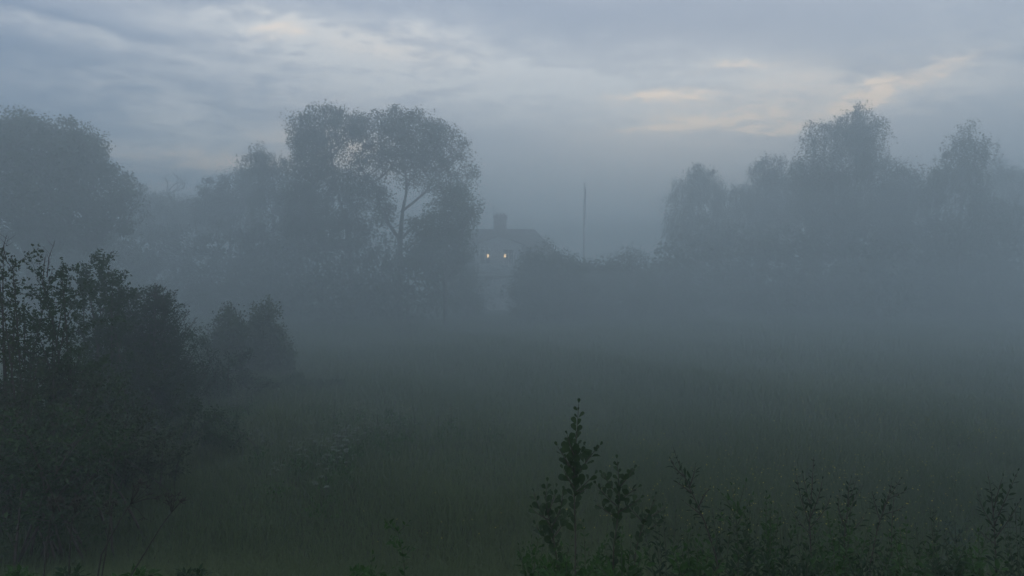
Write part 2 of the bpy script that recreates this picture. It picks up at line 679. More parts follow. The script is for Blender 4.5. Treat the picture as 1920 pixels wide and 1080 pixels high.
def blob_clumps(lobes, spacing, rng, inner=0.45):
    """clump centres inside a set of ellipsoids (cx,cy,cz,rx,ry,rz), kept apart from each other"""
    out = []
    for (cx, cy, cz, rx, ry, rz) in lobes:
        want = max(2, int(3.0 * (rx * ry * rz) ** (2 / 3) / spacing ** 2 * 2.4))
        tries = 0
        mine = 0
        while mine < want and tries < want * 14:
            tries += 1
            d = rng.normal(size=3)
            d /= np.linalg.norm(d)
            rr = inner + (1 - inner) * rng.random() ** 0.6 + (rng.uniform(.05, .28) if rng.random() < .16 else 0)
            p = np.array([cx, cy, cz]) + d * rr * np.array([rx, ry, rz])
            if out and np.min(np.linalg.norm(np.array(out) - p, axis=1)) < spacing * 0.62:
                continue
            out.append(p)
            mine += 1
    return np.array(out)


def crown_round(clumps, rng, per, spread, ln, flat=0.7):
    n = len(clumps)
    cnt = rng.integers(int(per * .5), int(per * 1.4), n)
    idx = np.repeat(np.arange(n), cnt)
    size = (spread * rng.uniform(0.55, 1.35, n))[idx]
    P = rng.normal(size=(len(idx), 3)) * np.array([1, 1, flat])
    rr = np.linalg.norm(P, axis=1, keepdims=True)
    P = P / np.maximum(rr, 1e-6) * np.minimum(rr, 1.9)
    P = clumps[idx] + P * size[:, None] * 0.62
    D = rand_dirs(len(idx), rng)
    U = rand_dirs(len(idx), rng)
    l_ = ln * rng.uniform(0.6, 1.35, len(idx))
    V, Q = diamonds(P, D, U, l_, l_ * rng.uniform(.5, .8, len(idx)))
    var = np.repeat(np.clip(rng.random(n)[idx] * 0.6 + rng.random(len(idx)) * 0.4, 0, 1), 4)
    return V, Q, var


def crown_birch(clumps, rng, strands, drop, ln):
    n = len(clumps)
    ns = rng.integers(int(strands * .5), int(strands * 1.5) + 1, n)
    idx = np.repeat(np.arange(n), ns)
    m = len(idx)
    st = clumps[idx] + rng.normal(size=(m, 3)) * np.array([.42, .42, .34])
    length = drop * rng.uniform(.35, 1.3, m)
    k = np.maximum(3, (length / (ln * .55)).astype(int))
    sidx = np.repeat(np.arange(m), k)
    f = np.concatenate([np.linspace(0, 1, q) for q in k])
    lean = rng.normal(size=(m, 3)) * np.array([.22, .22, 0])
    P = st[sidx] + lean[sidx] * (f * length[sidx])[:, None]
    P[:, 2] -= f * length[sidx]
    P += rng.normal(size=P.shape) * ln * .45
    D = rand_dirs(len(P), rng)
    D[:, 2] -= .6
    D /= np.linalg.norm(D, axis=1, keepdims=True)
    l_ = ln * rng.uniform(.6, 1.3, len(P))
    V, Q = diamonds(P, D, rand_dirs(len(P), rng), l_, l_ * rng.uniform(.55, .85, len(P)))
    var = np.repeat(np.clip(rng.random(n)[idx][sidx] * .6 + rng.random(len(P)) * .4, 0, 1), 4)
    return V, Q, var


def tree(name, label, cat, px, Y, lobes_px, style='round', trunk_px=None, group=None, seed=0, per=90, spacing=1.05,
         leaf=0.165, trunk_r=0.32, depth=1.0, shade=None, spread=0.78):
    """lobes_px: (px, py, rx_px, ry_px[, dy_m]) seen at distance Y; trunk_px: list of (px, py)"""
    if Y < 100:
        Y *= .92
    rng = np.random.default_rng(1000 + seed)
    k = Y / F
    bx = at(px, 490, Y).x
    b = Vector((bx, Y, gz(bx, Y)))
    root = thing(name, label, cat, b, group)
    lobes = []
    for lb in lobes_px:
        c_ = at(lb[0], lb[1], Y)
        dyy = lb[4] if len(lb) > 4 else rng.normal() * 0.25 * lb[2] * k
        lobes.append((c_.x - b.x, dyy, c_.z - b.z, lb[2] * k, lb[2] * k * depth, lb[3] * k))
    extra = []
    for l in lobes[:]:
        for _ in range(3 if style == 'birch' else 2):
            u = rng.normal(size=3)
            u[2] = abs(u[2]) * .9
            u /= np.linalg.norm(u)
            f = rng.uniform(.2, .42)
            extra.append((l[0] + u[0] * l[3] * .95, l[1] + u[1] * l[4] * .95, l[2] + u[2] * l[5] * .72, l[3] * f, l[4] * f, l[5] * f * 1.2))
    if style == 'birch':
        lobes = [(l[0], l[1], l[2], l[3] * .84, l[4] * .84, l[5] * .86) for l in lobes]
    lobes = lobes + extra
    cl = blob_clumps(lobes, spacing * (1.34 if style == 'birch' else 1.08), rng)
    per = per * 1.75
    top = max(l[2] for l in lobes)
    if trunk_px:
        tr = [np.array(at(x, y, Y) - b) for x, y in trunk_px]
        tr[0][2] = -0.15
    else:
        mx = np.mean([l[0] for l in lobes])
        tr = [np.array([mx * f ** 1.5 + rng.normal() * .12 * f, rng.normal() * .12 * f, -0.15 + (top + .15) * f]) for f in np.linspace(0, 1, 9)]
    mb = skeleton(np.array(tr), cl, rng, 0.022, r_max=trunk_r)
    mb.build('trunk', MAT['birch_bark'] if style == 'birch' else MAT['bark'], root, True)
    if style == 'birch':
        V, Q, var = crown_birch(cl, rng, per / 8, 1.5, leaf * .85)
        # a little fill round each clump
        V2, Q2, v2 = crown_round(cl, rng, per * .5, spread * .75, leaf * .85)
        Q2 = Q2 + len(V)
        V = np.vstack([V, V2]); Q = np.vstack([Q, Q2]); var = np.concatenate([var, v2])
        mat = MAT['birch_leaf']
    else:
        V, Q, var = crown_round(cl, rng, per, spread, leaf)
        mat = MAT['tree_leaf']
    put_mesh('crown', V, [Q], shade or mat, root, False, var)
    return root


# ------------------------------------------------------------------ the house in the mist
def make_house():
    Y = 74.0
    k = Y / F
    bx = at(945, 490, Y).x
    h = thing('house', 'pale wooden house with dark hipped roof and two lit lamps at its upper windows', 'house', (bx, Y, 0))

    def X(px):
        return at(px, 490, Y).x - bx

    def Z(py):
        return at(945, py, Y).z
    ridge = Z(428)
    eave = Z(503)
    x0, x1 = X(822), X(1072)
    yb = 9.6
    MB().box(x0 + .45, x1 - .45, .5, yb - .5, 0.55, eave + .02).build('wall', MAT['wall'], h)
    MB().box(x0 + .38, x1 - .38, .42, yb - .42, -.3, 0.55).build('plinth', MAT['plinth'], h)
    # hipped roof with an overhang: a solid slab, then fascia below it
    ry = yb / 2
    ra, rb = X(872), X(1003)
    m = MB()
    t = .22
    for dz, flip in ((0, False), (-t, True)):
        V = [(x0, 0, eave + dz), (x1, 0, eave + dz), (x1, yb, eave + dz), (x0, yb, eave + dz), (ra, ry, ridge + dz), (rb, ry, ridge + dz)]
        m.add(V, [(0, 1, 5, 4), (2, 3, 4, 5)], [(1, 2, 5), (3, 0, 4)])
    V = [(x0, 0, eave), (x1, 0, eave), (x1, yb, eave), (x0, yb, eave), (x0, 0, eave - t), (x1, 0, eave - t), (x1, yb, eave - t), (x0, yb, eave - t)]
    m.add(V, [(4, 5, 1, 0), (5, 6, 2, 1), (6, 7, 3, 2), (7, 4, 0, 3)])
    rf = m.build('roof', MAT['roof'], h)
    r2 = MB().tube([(ra - .05, ry, ridge + .03), (rb + .05, ry, ridge + .03)], .12, 6)
    r2.build('ridge_tile', MAT['roof'], rf)
    for (cx, cy) in ((x0, 0), (x0, yb), (x1, 0), (x1, yb)):
        e = ra if cx == x0 else rb
        MB().tube([(cx, cy, eave + .03), (e, ry, ridge + .03)], .11, 6).build('hip_tile', MAT['roof'], rf)
    # chimney: stack, proud cap courses, cowl and aerial
    c0, c1 = X(925), X(949)
    ct = Z(404)
    ch = MB().box(c0, c1, ry - .65, ry + .65, ridge - 1.2, ct).build('chimney', MAT['brick'], rf)
    a = MB().box(c0 - .12, c1 + .12, ry - .77, ry + .77, ct + .002, ct + .2).box(c0 - .05, c1 + .05, ry - .7, ry + .7, ct + .202, ct + .32)
    for cx in (c0 + .3, (c0 + c1) / 2, c1 - .3):
        a.tube([(cx, ry, ct + .3), (cx, ry, ct + .62)], .13, 8)
    a.build('chimney_cap', MAT['brick'], rf)
    an = MB().tube([(c0 - .1, ry - .3, ridge), (c0 - .1, ry - .3, Z(378))], .035, 5)
    for q in range(5):
        zz = Z(384) - q * .22
        an.tube([(c0 - .55 + q * .05, ry - .3, zz), (c0 + .35 - q * .05, ry - .3, zz)], .018, 4)
    an.build('aerial', MAT['metal'], rf)
    # wide front dormer with the lit windows
    d0, d1 = X(890), X(979)
    db, dt = Z(514), Z(456)
    MB().box(d0, d1, -.15, ry - 1.0, db, dt).build('dormer_wall', MAT['wall'], h)
    g = MB()
    mid = (d0 + d1) / 2
    pk = dt + .85
    o = .35
    for dz in (0, -.14):
        V = [(d0 - o, -.5, dt - .12 + dz), (mid, -.5, pk + dz), (d1 + o, -.5, dt - .12 + dz), (d0 - o, ry, dt - .12 + dz), (mid, ry, pk + dz), (d1 + o, ry, dt - .12 + dz)]
        g.add(V, [(0, 1, 4, 3), (1, 2, 5, 4)])
    V = [(d0 - o, -.5, dt - .12), (mid, -.5, pk), (d1 + o, -.5, dt - .12), (d0 - o, -.5, dt - .26), (mid, -.5, pk - .14), (d1 + o, -.5, dt - .26)]
    g.add(V, [(3, 4, 1, 0), (4, 5, 2, 1)])
    g.build('dormer_roof', MAT['roof'], h)
    MB().add([(d0, -.15, dt + .002), (d1, -.15, dt + .002), (mid, -.15, pk - .16), (d0, -.02, dt + .002), (d1, -.02, dt + .002), (mid, -.02, pk - .16)])
    gb = MB()
    gb.add([(d0, -.146, dt), (d1, -.146, dt), (mid, -.146, pk - .2), (d0, -.02, dt), (d1, -.02, dt), (mid, -.02, pk - .2)],
           [(0, 1, 4, 3), (1, 2, 5, 4), (2, 0, 3, 5)], [(0, 2, 1), (3, 4, 5)])
    gb.build('gable_board', MAT['wall'], h)

    def window(px0, px1, py0, py1, yf, bars=2):
        a0, a1, z0, z1 = X(px0), X(px1), Z(py1), Z(py0)
        pn = MB().box(a0 + .09, a1 - .09, yf - .03, yf - .012, z0 + .09, z1 - .09)
        w = .1
        f = MB()
        f.box(a0, a0 + w, yf - .07, yf - .001, z0, z1).box(a1 - w, a1, yf - .07, yf - .001, z0, z1)
        f.box(a0 + w, a1 - w, yf - .068, yf - .001, z1 - w, z1).box(a0 + w, a1 - w, yf - .068, yf - .001, z0, z0 + w)
        f.box((a0 + a1) / 2 - .035, (a0 + a1) / 2 + .035, yf - .06, yf - .031, z0 + w, z1 - w)
        for b in range(1, bars + 1):
            zz = z0 + (z1 - z0) * b / (bars + 1)
            f.box(a0 + w, (a0 + a1) / 2 - .035, yf - .058, yf - .031, zz - .02, zz + .02)
            f.box((a0 + a1) / 2 + .035, a1 - w, yf - .058, yf - .031, zz - .02, zz + .02)
        f.box(a0 - .08, a1 + .08, yf - .16, yf - .001, z0 - .09, z0 - .003)
        wo_ = f.build('window', MAT['trim'], h)
        pn.build('pane', MAT['glass'], wo_)
    window(899, 921, 466, 496, -.15)
    window(942, 964, 466, 496, -.15)
    for (a, b) in ((840, 858), (998, 1016), (1032, 1050)):
        window(a, b, 517, 546, .5)
    # porch under the dormer
    p0, p1 = X(898), X(974)
    py_ = -2.3
    zt = Z(516)
    MB().box(p0 - .2, p1 + .2, py_ - .2, .3, zt - .28, zt - .05).build('porch_roof', MAT['roof'], h)
    fl = Z(553)
    MB().box(p0, p1, py_, .49, 0, fl).build('porch_floor', MAT['plinth'], h)
    for px in (900, 925, 948, 972):
        MB().box(X(px) - .08, X(px) + .08, py_ + .02, py_ + .18, fl + .002, zt - .282).build('porch_post', MAT['trim'], h)
    for (a, b) in ((900, 925), (948, 972)):
        rl = MB().box(X(a) + .082, X(b) - .082, py_ + .06, py_ + .14, fl + .88, fl + .96)
        for q in np.linspace(X(a) + .3, X(b) - .3, 5):
            rl.box(q - .02, q + .02, py_ + .08, py_ + .12, fl + .1, fl + .879)
        rl.build('railing', MAT['trim'], h)
    dm = MB().box(X(930), X(943), .44, .498, fl + .002, fl + 2.05).build('door', MAT['trim'], h)
    MB().box(X(941), X(942), .40, .438, fl + 1.0, fl + 1.12).build('handle', MAT['metal'], dm)
    nst = 6
    for q in range(nst):
        zz = fl * (1 - (q + 1) / (nst + 1))
        MB().box(X(916), X(953), py_ - .34 * (q + 1), py_ - .34 * q - .002, 0, zz).build('step', MAT['stone'], h)
    # gutter pipe
    MB().tube([(x0 + .5, .38, eave - .25), (x0 + .5, .38, .3)], .05, 6).tube([(x0 + .1, -.08, eave - .1), (x1 - .1, -.08, eave - .1)], .06, 6).build('gutter', MAT['metal'], h)
    # lit lamps standing in the windows (own things)
    for (px, pys, lab) in ((915, 480, 'glowing lamp in the window left of the middle of the house front'), (947, 480, 'glowing lamp in the window below the chimney, nearer the dark round bush')):
        p = at(px, pys, Y - .45)
        l = thing('window_lamp', lab, 'lamp', (p.x, Y - .45, p.z - .1), 'lit window lamps of the house')
        mb_ = MB().tube([(0, 0, -.05), (0, 0, .1), (0, 0, .3)], [.09, .13, .07], 8)
        mb_.build('lamp_shade', MAT['lamp'], l)
        MB().box(-.05, .05, .0, .22, -.11, -.052).build('bracket', MAT['metal'], l)
        MB().tube([(0, 0, .302), (0, 0, .36)], .03, 6).build('cap', MAT['metal'], l)


make_house()

# flagpole beside the house
fp_y = 68.0
fb = at(1094, 490, fp_y)
fp = thing('flagpole', 'tall slim flagpole standing alone right of the house', 'flagpole', (fb.x, fp_y, 0))
ft = at(1095.5, 347, fp_y) - Vector((fb.x, fp_y, 0))
MB().tube([(0, 0, 0), (ft.x * .5, 0, ft.z * .5), (ft.x, 0, ft.z)], [.085, .06, .035], 8).build('pole', MAT['pole'], fp, True)
MB().tube([(ft.x, 0, ft.z), (ft.x, 0, ft.z + .06), (ft.x, 0, ft.z + .16), (ft.x, 0, ft.z + .22)], [.05, .1, .1, .02], 8).build('finial', MAT['metal'], fp, True)
pm = MB()
pv = []
for q in range(13):
    f = q / 12
    w_ = .11 * (1 - f) + .02
    s_ = .03 * math.sin(f * 17)
    pv += [(ft.x * .98 + .06, s_, ft.z - .25 - f * 3.6), (ft.x * .98 + .06 + w_, -s_ * 1.4, ft.z - .3 - f * 3.6)]
pm.add(pv, [(2 * q, 2 * q + 2, 2 * q + 3, 2 * q + 1) for q in range(12)])
pm.build('pennant', MAT['cloth'], fp)
MB().box(-.16, .16, -.16, .16, -.1, .45).build('footing', MAT['stone'], fp)

# ------------------------------------------------------------------ big trees
tree('broad_tree', 'broad dome crowned tree cut by the left edge, above the near left thicket', 'tree', 60, 51, [
    (50, 295, 95, 70), (112, 315, 72, 72), (-50, 310, 110, 66), (178, 368, 52, 62), (20, 380, 150, 70),
    (120, 410, 90, 60), (-120, 360, 120, 80), (55, 268, 70, 46), (222, 405, 30, 36), (150, 290, 36, 34)], seed=1, per=95, spacing=1.02, leaf=.18, trunk_r=.45,
    trunk_px=[(62, 580), (60, 500), (58, 420), (50, 350), (46, 290)])
tree('spreading_tree', 'tall spreading tree right of the notch in the big twin crowned clump', 'tree', 752, 60, [
    (705, 252, 46, 38), (765, 246, 62, 36), (820, 275, 52, 44), (848, 328, 36, 46), (866, 388, 22, 32), (690, 312, 38, 42),
    (742, 298, 50, 26), (698, 370, 34, 30), (800, 304, 40, 22), (722, 408, 28, 20), (790, 262, 60, 38), (822, 350, 22, 16), (778, 338, 20, 14)], seed=2, per=95, spacing=1.12,
    trunk_px=[(750, 600), (750, 520), (750, 450), (755, 395), (762, 360), (760, 300), (755, 250)], trunk_r=.42)
tree('spreading_tree', 'tall tree left of the notch in the twin crowned clump, crown pierced by gaps', 'tree', 655, 61, [
    (612, 246, 48, 36), (590, 290, 38, 60), (630, 230, 34, 27), (655, 246, 26, 22), (664, 232, 18, 16), (582, 265, 28, 34), (572, 330, 26, 44), (603, 305, 26, 40), (598, 350, 48, 40), (662, 350, 30, 30),
    (620, 395, 58, 34), (575, 400, 36, 40), (585, 244, 28, 30), (660, 430, 44, 30), (600, 440, 56, 34)], seed=3, per=100, spacing=1.04,
    trunk_px=[(660, 600), (658, 500), (652, 430), (640, 385), (628, 340), (620, 280)], trunk_r=.4)
tree('bushy_tree', 'lower bushy tree under the right side of the spreading tree, left of the house roof', 'tree', 835, 57, [
    (845, 392, 42, 44), (820, 432, 40, 34), (820, 456, 52, 44), (868, 410, 22, 30), (800, 480, 40, 40), (850, 470, 30, 36)], seed=4, per=110)
tree('leaning_tree', 'small ragged topped tree on the left shoulder of the big twin crowned clump', 'tree', 512, 66, [
    (505, 305, 34, 26), (525, 325, 32, 32), (490, 318, 22, 20), (515, 370, 44, 36), (540, 400, 36, 50)], style='birch', seed=5, per=100)
tree('round_tree', 'dark smooth topped tree left of the ragged topped tree', 'tree', 430, 72, [
    (432, 360, 44, 34), (405, 375, 34, 30), (465, 350, 34, 34), (440, 410, 60, 44), (385, 400, 26, 30)], seed=6, per=120, spacing=1.1)
tree('round_tree', 'low rounded tree between the broad left tree and the bare tree', 'tree', 290, 76, [
    (285, 385, 26, 24), (262, 378, 22, 26), (308, 390, 24, 22), (285, 420, 50, 36)], seed=7, per=110, spacing=1.1)
tree('round_tree', 'low rounded tree just right of the bare tree', 'tree', 352, 80, [
    (345, 396, 24, 20), (368, 392, 22, 24), (352, 425, 44, 36)], seed=8, per=110, spacing=1.1)

# bare tree
bt_y = 78.0
bb = at(328, 490, bt_y)
bt = thing('bare_tree', 'thin leafless tree with forked bare branches in the gap on the left', 'tree', (bb.x, bt_y, 0))
rg = np.random.default_rng(44)
tips = [np.array(at(x, y, bt_y + rg.normal() * .8) - Vector((bb.x, bt_y, 0))) for x, y in
        [(328 + u, 322 + abs(u) * .55 + rg.uniform(-5, 12)) for u in np.linspace(-24, 24, 17)] + [(328 + rg.uniform(-22, 22), 350 + rg.uniform(-12, 14)) for _ in range(12)]]
trk = np.array([np.array(at(x, y, bt_y) - Vector((bb.x, bt_y, 0))) for x, y in ((328, 570), (328, 480), (327, 420), (327, 385), (326, 360))])
trk[0][2] = -.1
skeleton(trk, tips, rg, .03, r_max=.16).build('trunk', MAT['bark'], bt, True)

# right hand birches
tree('tall_birch', 'tallest birch of the right grove with heavy hanging crown', 'tree', 1588, 66, [
    (1600, 224, 24, 26), (1612, 232, 20, 24), (1605, 250, 44, 36), (1548, 258, 36, 28), (1625, 275, 38, 40), (1585, 310, 62, 42), (1535, 290, 28, 40),
    (1530, 335, 30, 30), (1610, 350, 60, 46), (1550, 370, 60, 46), (1500, 320, 14, 26), (1590, 410, 80, 50)], style='birch', seed=11, per=105, trunk_r=.35)
tree('birch', 'birch with a domed airy top at the left end of the right grove', 'tree', 1312, 76, [
    (1318, 326, 24, 20), (1312, 346, 38, 26), (1288, 372, 26, 30), (1338, 372, 26, 38), (1312, 410, 46, 44), (1285, 430, 36, 36), (1335, 450, 40, 40)], style='birch', seed=12, per=95)
tree('birch', 'birch with a narrow ragged top between the domed birch and the tallest birch', 'tree', 1432, 76, [
    (1440, 310, 18, 20), (1432, 330, 32, 28), (1430, 356, 42, 32), (1405, 375, 34, 32), (1455, 370, 30, 40), (1425, 415, 54, 44), (1470, 410, 40, 50)], style='birch', seed=13, per=95)
tree('bushy_tree', 'flat topped tree filling the right flank of the tallest birch', 'tree', 1690, 70, [
    (1680, 325, 34, 28), (1705, 350, 24, 34), (1670, 370, 44, 40), (1710, 400, 30, 44), (1660, 420, 50, 44)], seed=14, per=110)
tree('birch', 'pointed birch with drooping sprays near the right edge', 'tree', 1796, 62, [
    (1814, 254, 10, 16), (1812, 274, 22, 20), (1800, 304, 40, 30), (1828, 300, 20, 30), (1785, 350, 48, 40), (1830, 350, 24, 36), (1760, 365, 24, 30), (1800, 410, 56, 46)], style='birch', seed=15, per=105)
tree('slim_tree', 'slim pale tree just right of the pointed birch', 'tree', 1868, 84, [
    (1868, 312, 11, 18), (1866, 345, 18, 28), (1872, 390, 24, 36), (1864, 430, 28, 30)], style='birch', seed=16, per=95, spacing=.9)
tree('bushy_tree', 'dark bushy tree cut by the right edge', 'tree', 1915, 74, [
    (1905, 345, 26, 26), (1940, 350, 40, 40), (1910, 390, 36, 40), (1960, 410, 60, 60)], seed=17, per=110)
for i, (px, py, rx, ry, Y, lab) in enumerate([
        (1275, 470, 44, 34, 68, 'low dark tree at the foot of the domed birch'),
        (1375, 455, 46, 44, 69, 'low tree between the feet of the two left birches'),
        (1480, 460, 56, 50, 66, 'broad low tree left of the tallest birch trunk'),
        (1640, 470, 60, 46, 64, 'broad low tree right of the tallest birch trunk'),
        (1745, 440, 46, 60, 67, 'low tree left of the pointed birch trunk'),
        (1860, 460, 60, 50, 64, 'low tree right of the pointed birch trunk'),
        (560, 460, 60, 44, 64, 'low tree left of the twin trunks of the big clump'),
        (440, 460, 70, 44, 66, 'low tree under the dark smooth topped tree'),
        (330, 460, 66, 40, 68, 'low tree under the bare tree'),
        (700, 470, 46, 40, 64, 'low tree standing between the twin trunks of the big clump'),
        (190, 470, 80, 44, 60, 'low tree under the right side of the broad left tree'),
        (30, 480, 90, 50, 58, 'low tree under the broad left tree at the left edge'),
        (110, 450, 80, 56, 63, 'low tree filling the middle below the broad left tree'),
        (255, 440, 60, 50, 70, 'low tree between the broad left tree and the low rounded tree'),
        (640, 480, 56, 50, 60, 'low tree hiding the foot of the left twin trunk'),
        (765, 490, 54, 48, 60, 'low tree hiding the foot of the right twin trunk'),
        (510, 440, 56, 50, 66, 'low tree under the ragged topped tree'),
        (1325, 450, 50, 52, 72, 'low tree straight under the domed birch'),
        (1430, 470, 54, 50, 70, 'low tree straight under the narrow ragged birch'),
        (1560, 450, 64, 56, 68, 'low tree hiding the foot of the tallest birch'),
        (1695, 450, 56, 56, 70, 'low tree under the flat topped tree'),
        (1805, 460, 56, 56, 66, 'low tree hiding the foot of the pointed birch'),
        (1925, 460, 60, 56, 68, 'low tree under the dark bushy tree at the right edge')]):
    tree('understorey_tree', lab, 'tree', px, Y, [(px, py, rx * .8, ry * .8), (px - rx * .6, py + 26, rx * .6, ry * .8), (px + rx * .6, py + 24, rx * .6, ry * .8), (px - rx * .2, py + 62, rx * .9, ry * .7), (px + rx * .5, py + 66, rx * .6, ry * .6), (px, py + 104, rx * .95, ry * .7), (px - rx * .7, 560, rx * .6, 34), (px + rx * .7, 562, rx * .6, 34)],
         seed=30 + i, per=22, spacing=1.2, leaf=.30, trunk_r=.18, group='low trees under the far tree line')

# bushes about the house
tree('round_bush', 'big dark round bush hiding the right corner of the house', 'bush', 1025, 62, [
    (1022, 500, 44, 36), (1050, 520, 44, 40), (995, 525, 30, 40), (1025, 550, 60, 36), (1075, 545, 34, 34), (1030, 580, 66, 26)], seed=51, per=80, spacing=.8, leaf=.16, trunk_r=.12)
tree('ragged_bush', 'bush with upright ragged shoots right of the flagpole', 'bush', 1180, 64, [
    (1185, 492, 14, 20), (1165, 498, 14, 18), (1205, 500, 12, 18), (1180, 530, 46, 30), (1140, 515, 24, 24), (1180, 570, 60, 30)], seed=52, per=75, spacing=.7, leaf=.15, trunk_r=.1)
tree('low_bush', 'low bush at the foot of the flagpole', 'bush', 1110, 65, [(1110, 515, 30, 26), (1085, 535, 30, 30), (1125, 540, 40, 30), (1100, 572, 50, 26)], seed=53, per=75, spacing=.8, leaf=.15, trunk_r=.1)
tree('low_bush', 'low bush right of the ragged bush', 'bush', 1240, 66, [(1235, 520, 34, 26), (1260, 515, 24, 24), (1245, 545, 44, 30), (1245, 572, 60, 26)], seed=54, per=75, spacing=.8, leaf=.15, trunk_r=.1)
tree('low_bush', 'low bush left of the house steps', 'bush', 878, 64, [(884, 536, 22, 20), (866, 512, 26, 34), (850, 550, 40, 30), (880, 572, 30, 24)], seed=55, per=75, spacing=.8, leaf=.15, trunk_r=.1)


# distant trees behind the house
def far_trees():
    proto_r = tree('distant_tree', 'small rounded tree far behind the house, just right of its chimney', 'tree', 985, 150,
                   [(985, 425, 12, 14), (978, 440, 14, 14), (993, 442, 14, 14)], seed=61, per=60, spacing=1.5, leaf=.4, spread=1.2,
                   group='distant trees behind the house')
    rng = np.random.default_rng(5)
    # one pointed conifer
    Y = 150.0
    b = at(1156, 490, Y)
    sp = thing('distant_spruce', 'single pointed spruce far off right of the flagpole', 'tree', (b.x, Y, 0), 'distant trees behind the house')
    H = at(1156, 400, Y).z
    MB().tube([(0, 0, -.1), (0, 0, H * .97)], [.25, .03], 6).build('trunk', MAT['bark'], sp)
    n = 3400
    f = rng.random(n) ** .7
    r_ = (1 - f) ** .85 * 2.6 * np.sqrt(rng.random(n)) * (0.75 + .5 * np.abs(np.sin(f * 26)))
    a = rng.random(n) * 6.283
    P = np.stack([np.cos(a) * r_, np.sin(a) * r_, 1 + f * (H - 1) - r_ * .25], 1)
    l_ = rng.uniform(.35, .8, n)
    V, Q = diamonds(P, rand_dirs(n, rng), rand_dirs(n, rng), l_, l_ * .6)
    put_mesh('crown', V, [Q], MAT['needle'], sp, False, np.repeat(rng.random(n), 4))
    base_h = at(985, 412, 150).z
    for (px, py, sc, what) in [
            (955, 428, 1.0, 'small rounded far tree showing just left of the chimney pot row'),
            (1015, 428, .85, 'second far rounded tree right of the chimney, behind the roof end'),
            (1040, 420, .95, 'far rounded tree above the sloping end of the roof'),
            (1068, 418, 1.0, 'far rounded tree just left of the flagpole'),
            (1112, 416, 1.0, 'far rounded tree just right of the flagpole'),
            (1132, 424, .9, 'far rounded tree touching the left side of the spruce'),
            (1180, 414, 1.05, 'far rounded tree touching the right side of the spruce'),
            (1205, 416, 1.0, 'far rounded tree two crowns right of the spruce'),
            (1230, 418, 1.0, 'far rounded tree next to the edge of the right grove'),
            (1255, 414, 1.0, 'far rounded tree partly behind the domed birch')]:
        Yf = 140 + 25 * random.random()
        p = at(px, py, Yf)
        o = dup(proto_r, (p.x, Yf, 0), what, random.random() * 6, p.z / base_h)
        o['group'] = 'distant trees behind the house'


far_trees()


# ------------------------------------------------------------------ nearer thicket on the left: stems with real leaves
def leaf_batch(P, D, U, ln, wd, fold=0.18):
    """six-cornered folded leaves growing from P along D"""
    n = len(P)
    Sd = np.cross(D, U)
    Sd /= np.maximum(np.linalg.norm(Sd, axis=1, keepdims=True), 1e-9)
    Nn = np.cross(Sd, D)
    ln = ln[:, None]
    wd = wd[:, None]
    a = P
    t = P + D * ln - Nn * ln * .12
    m1 = P + D * ln * .35
    l1 = m1 + Sd * wd * .5 + Nn * wd * fold
    r1 = m1 - Sd * wd * .5 + Nn * wd * fold
    m2 = P + D * ln * .7 - Nn * ln * .03
    l2 = m2 + Sd * wd * .42 + Nn * wd * fold
    r2 = m2 - Sd * wd * .42 + Nn * wd * fold
    V = np.stack([a, l1, l2, t, r2, r1], axis=1).reshape(-1, 3)
    i = np.arange(n)[:, None] * 6
    Q = np.vstack([i + np.array([[0, 1, 2, 3]]), i + np.array([[0, 3, 4, 5]])])
    return V, Q


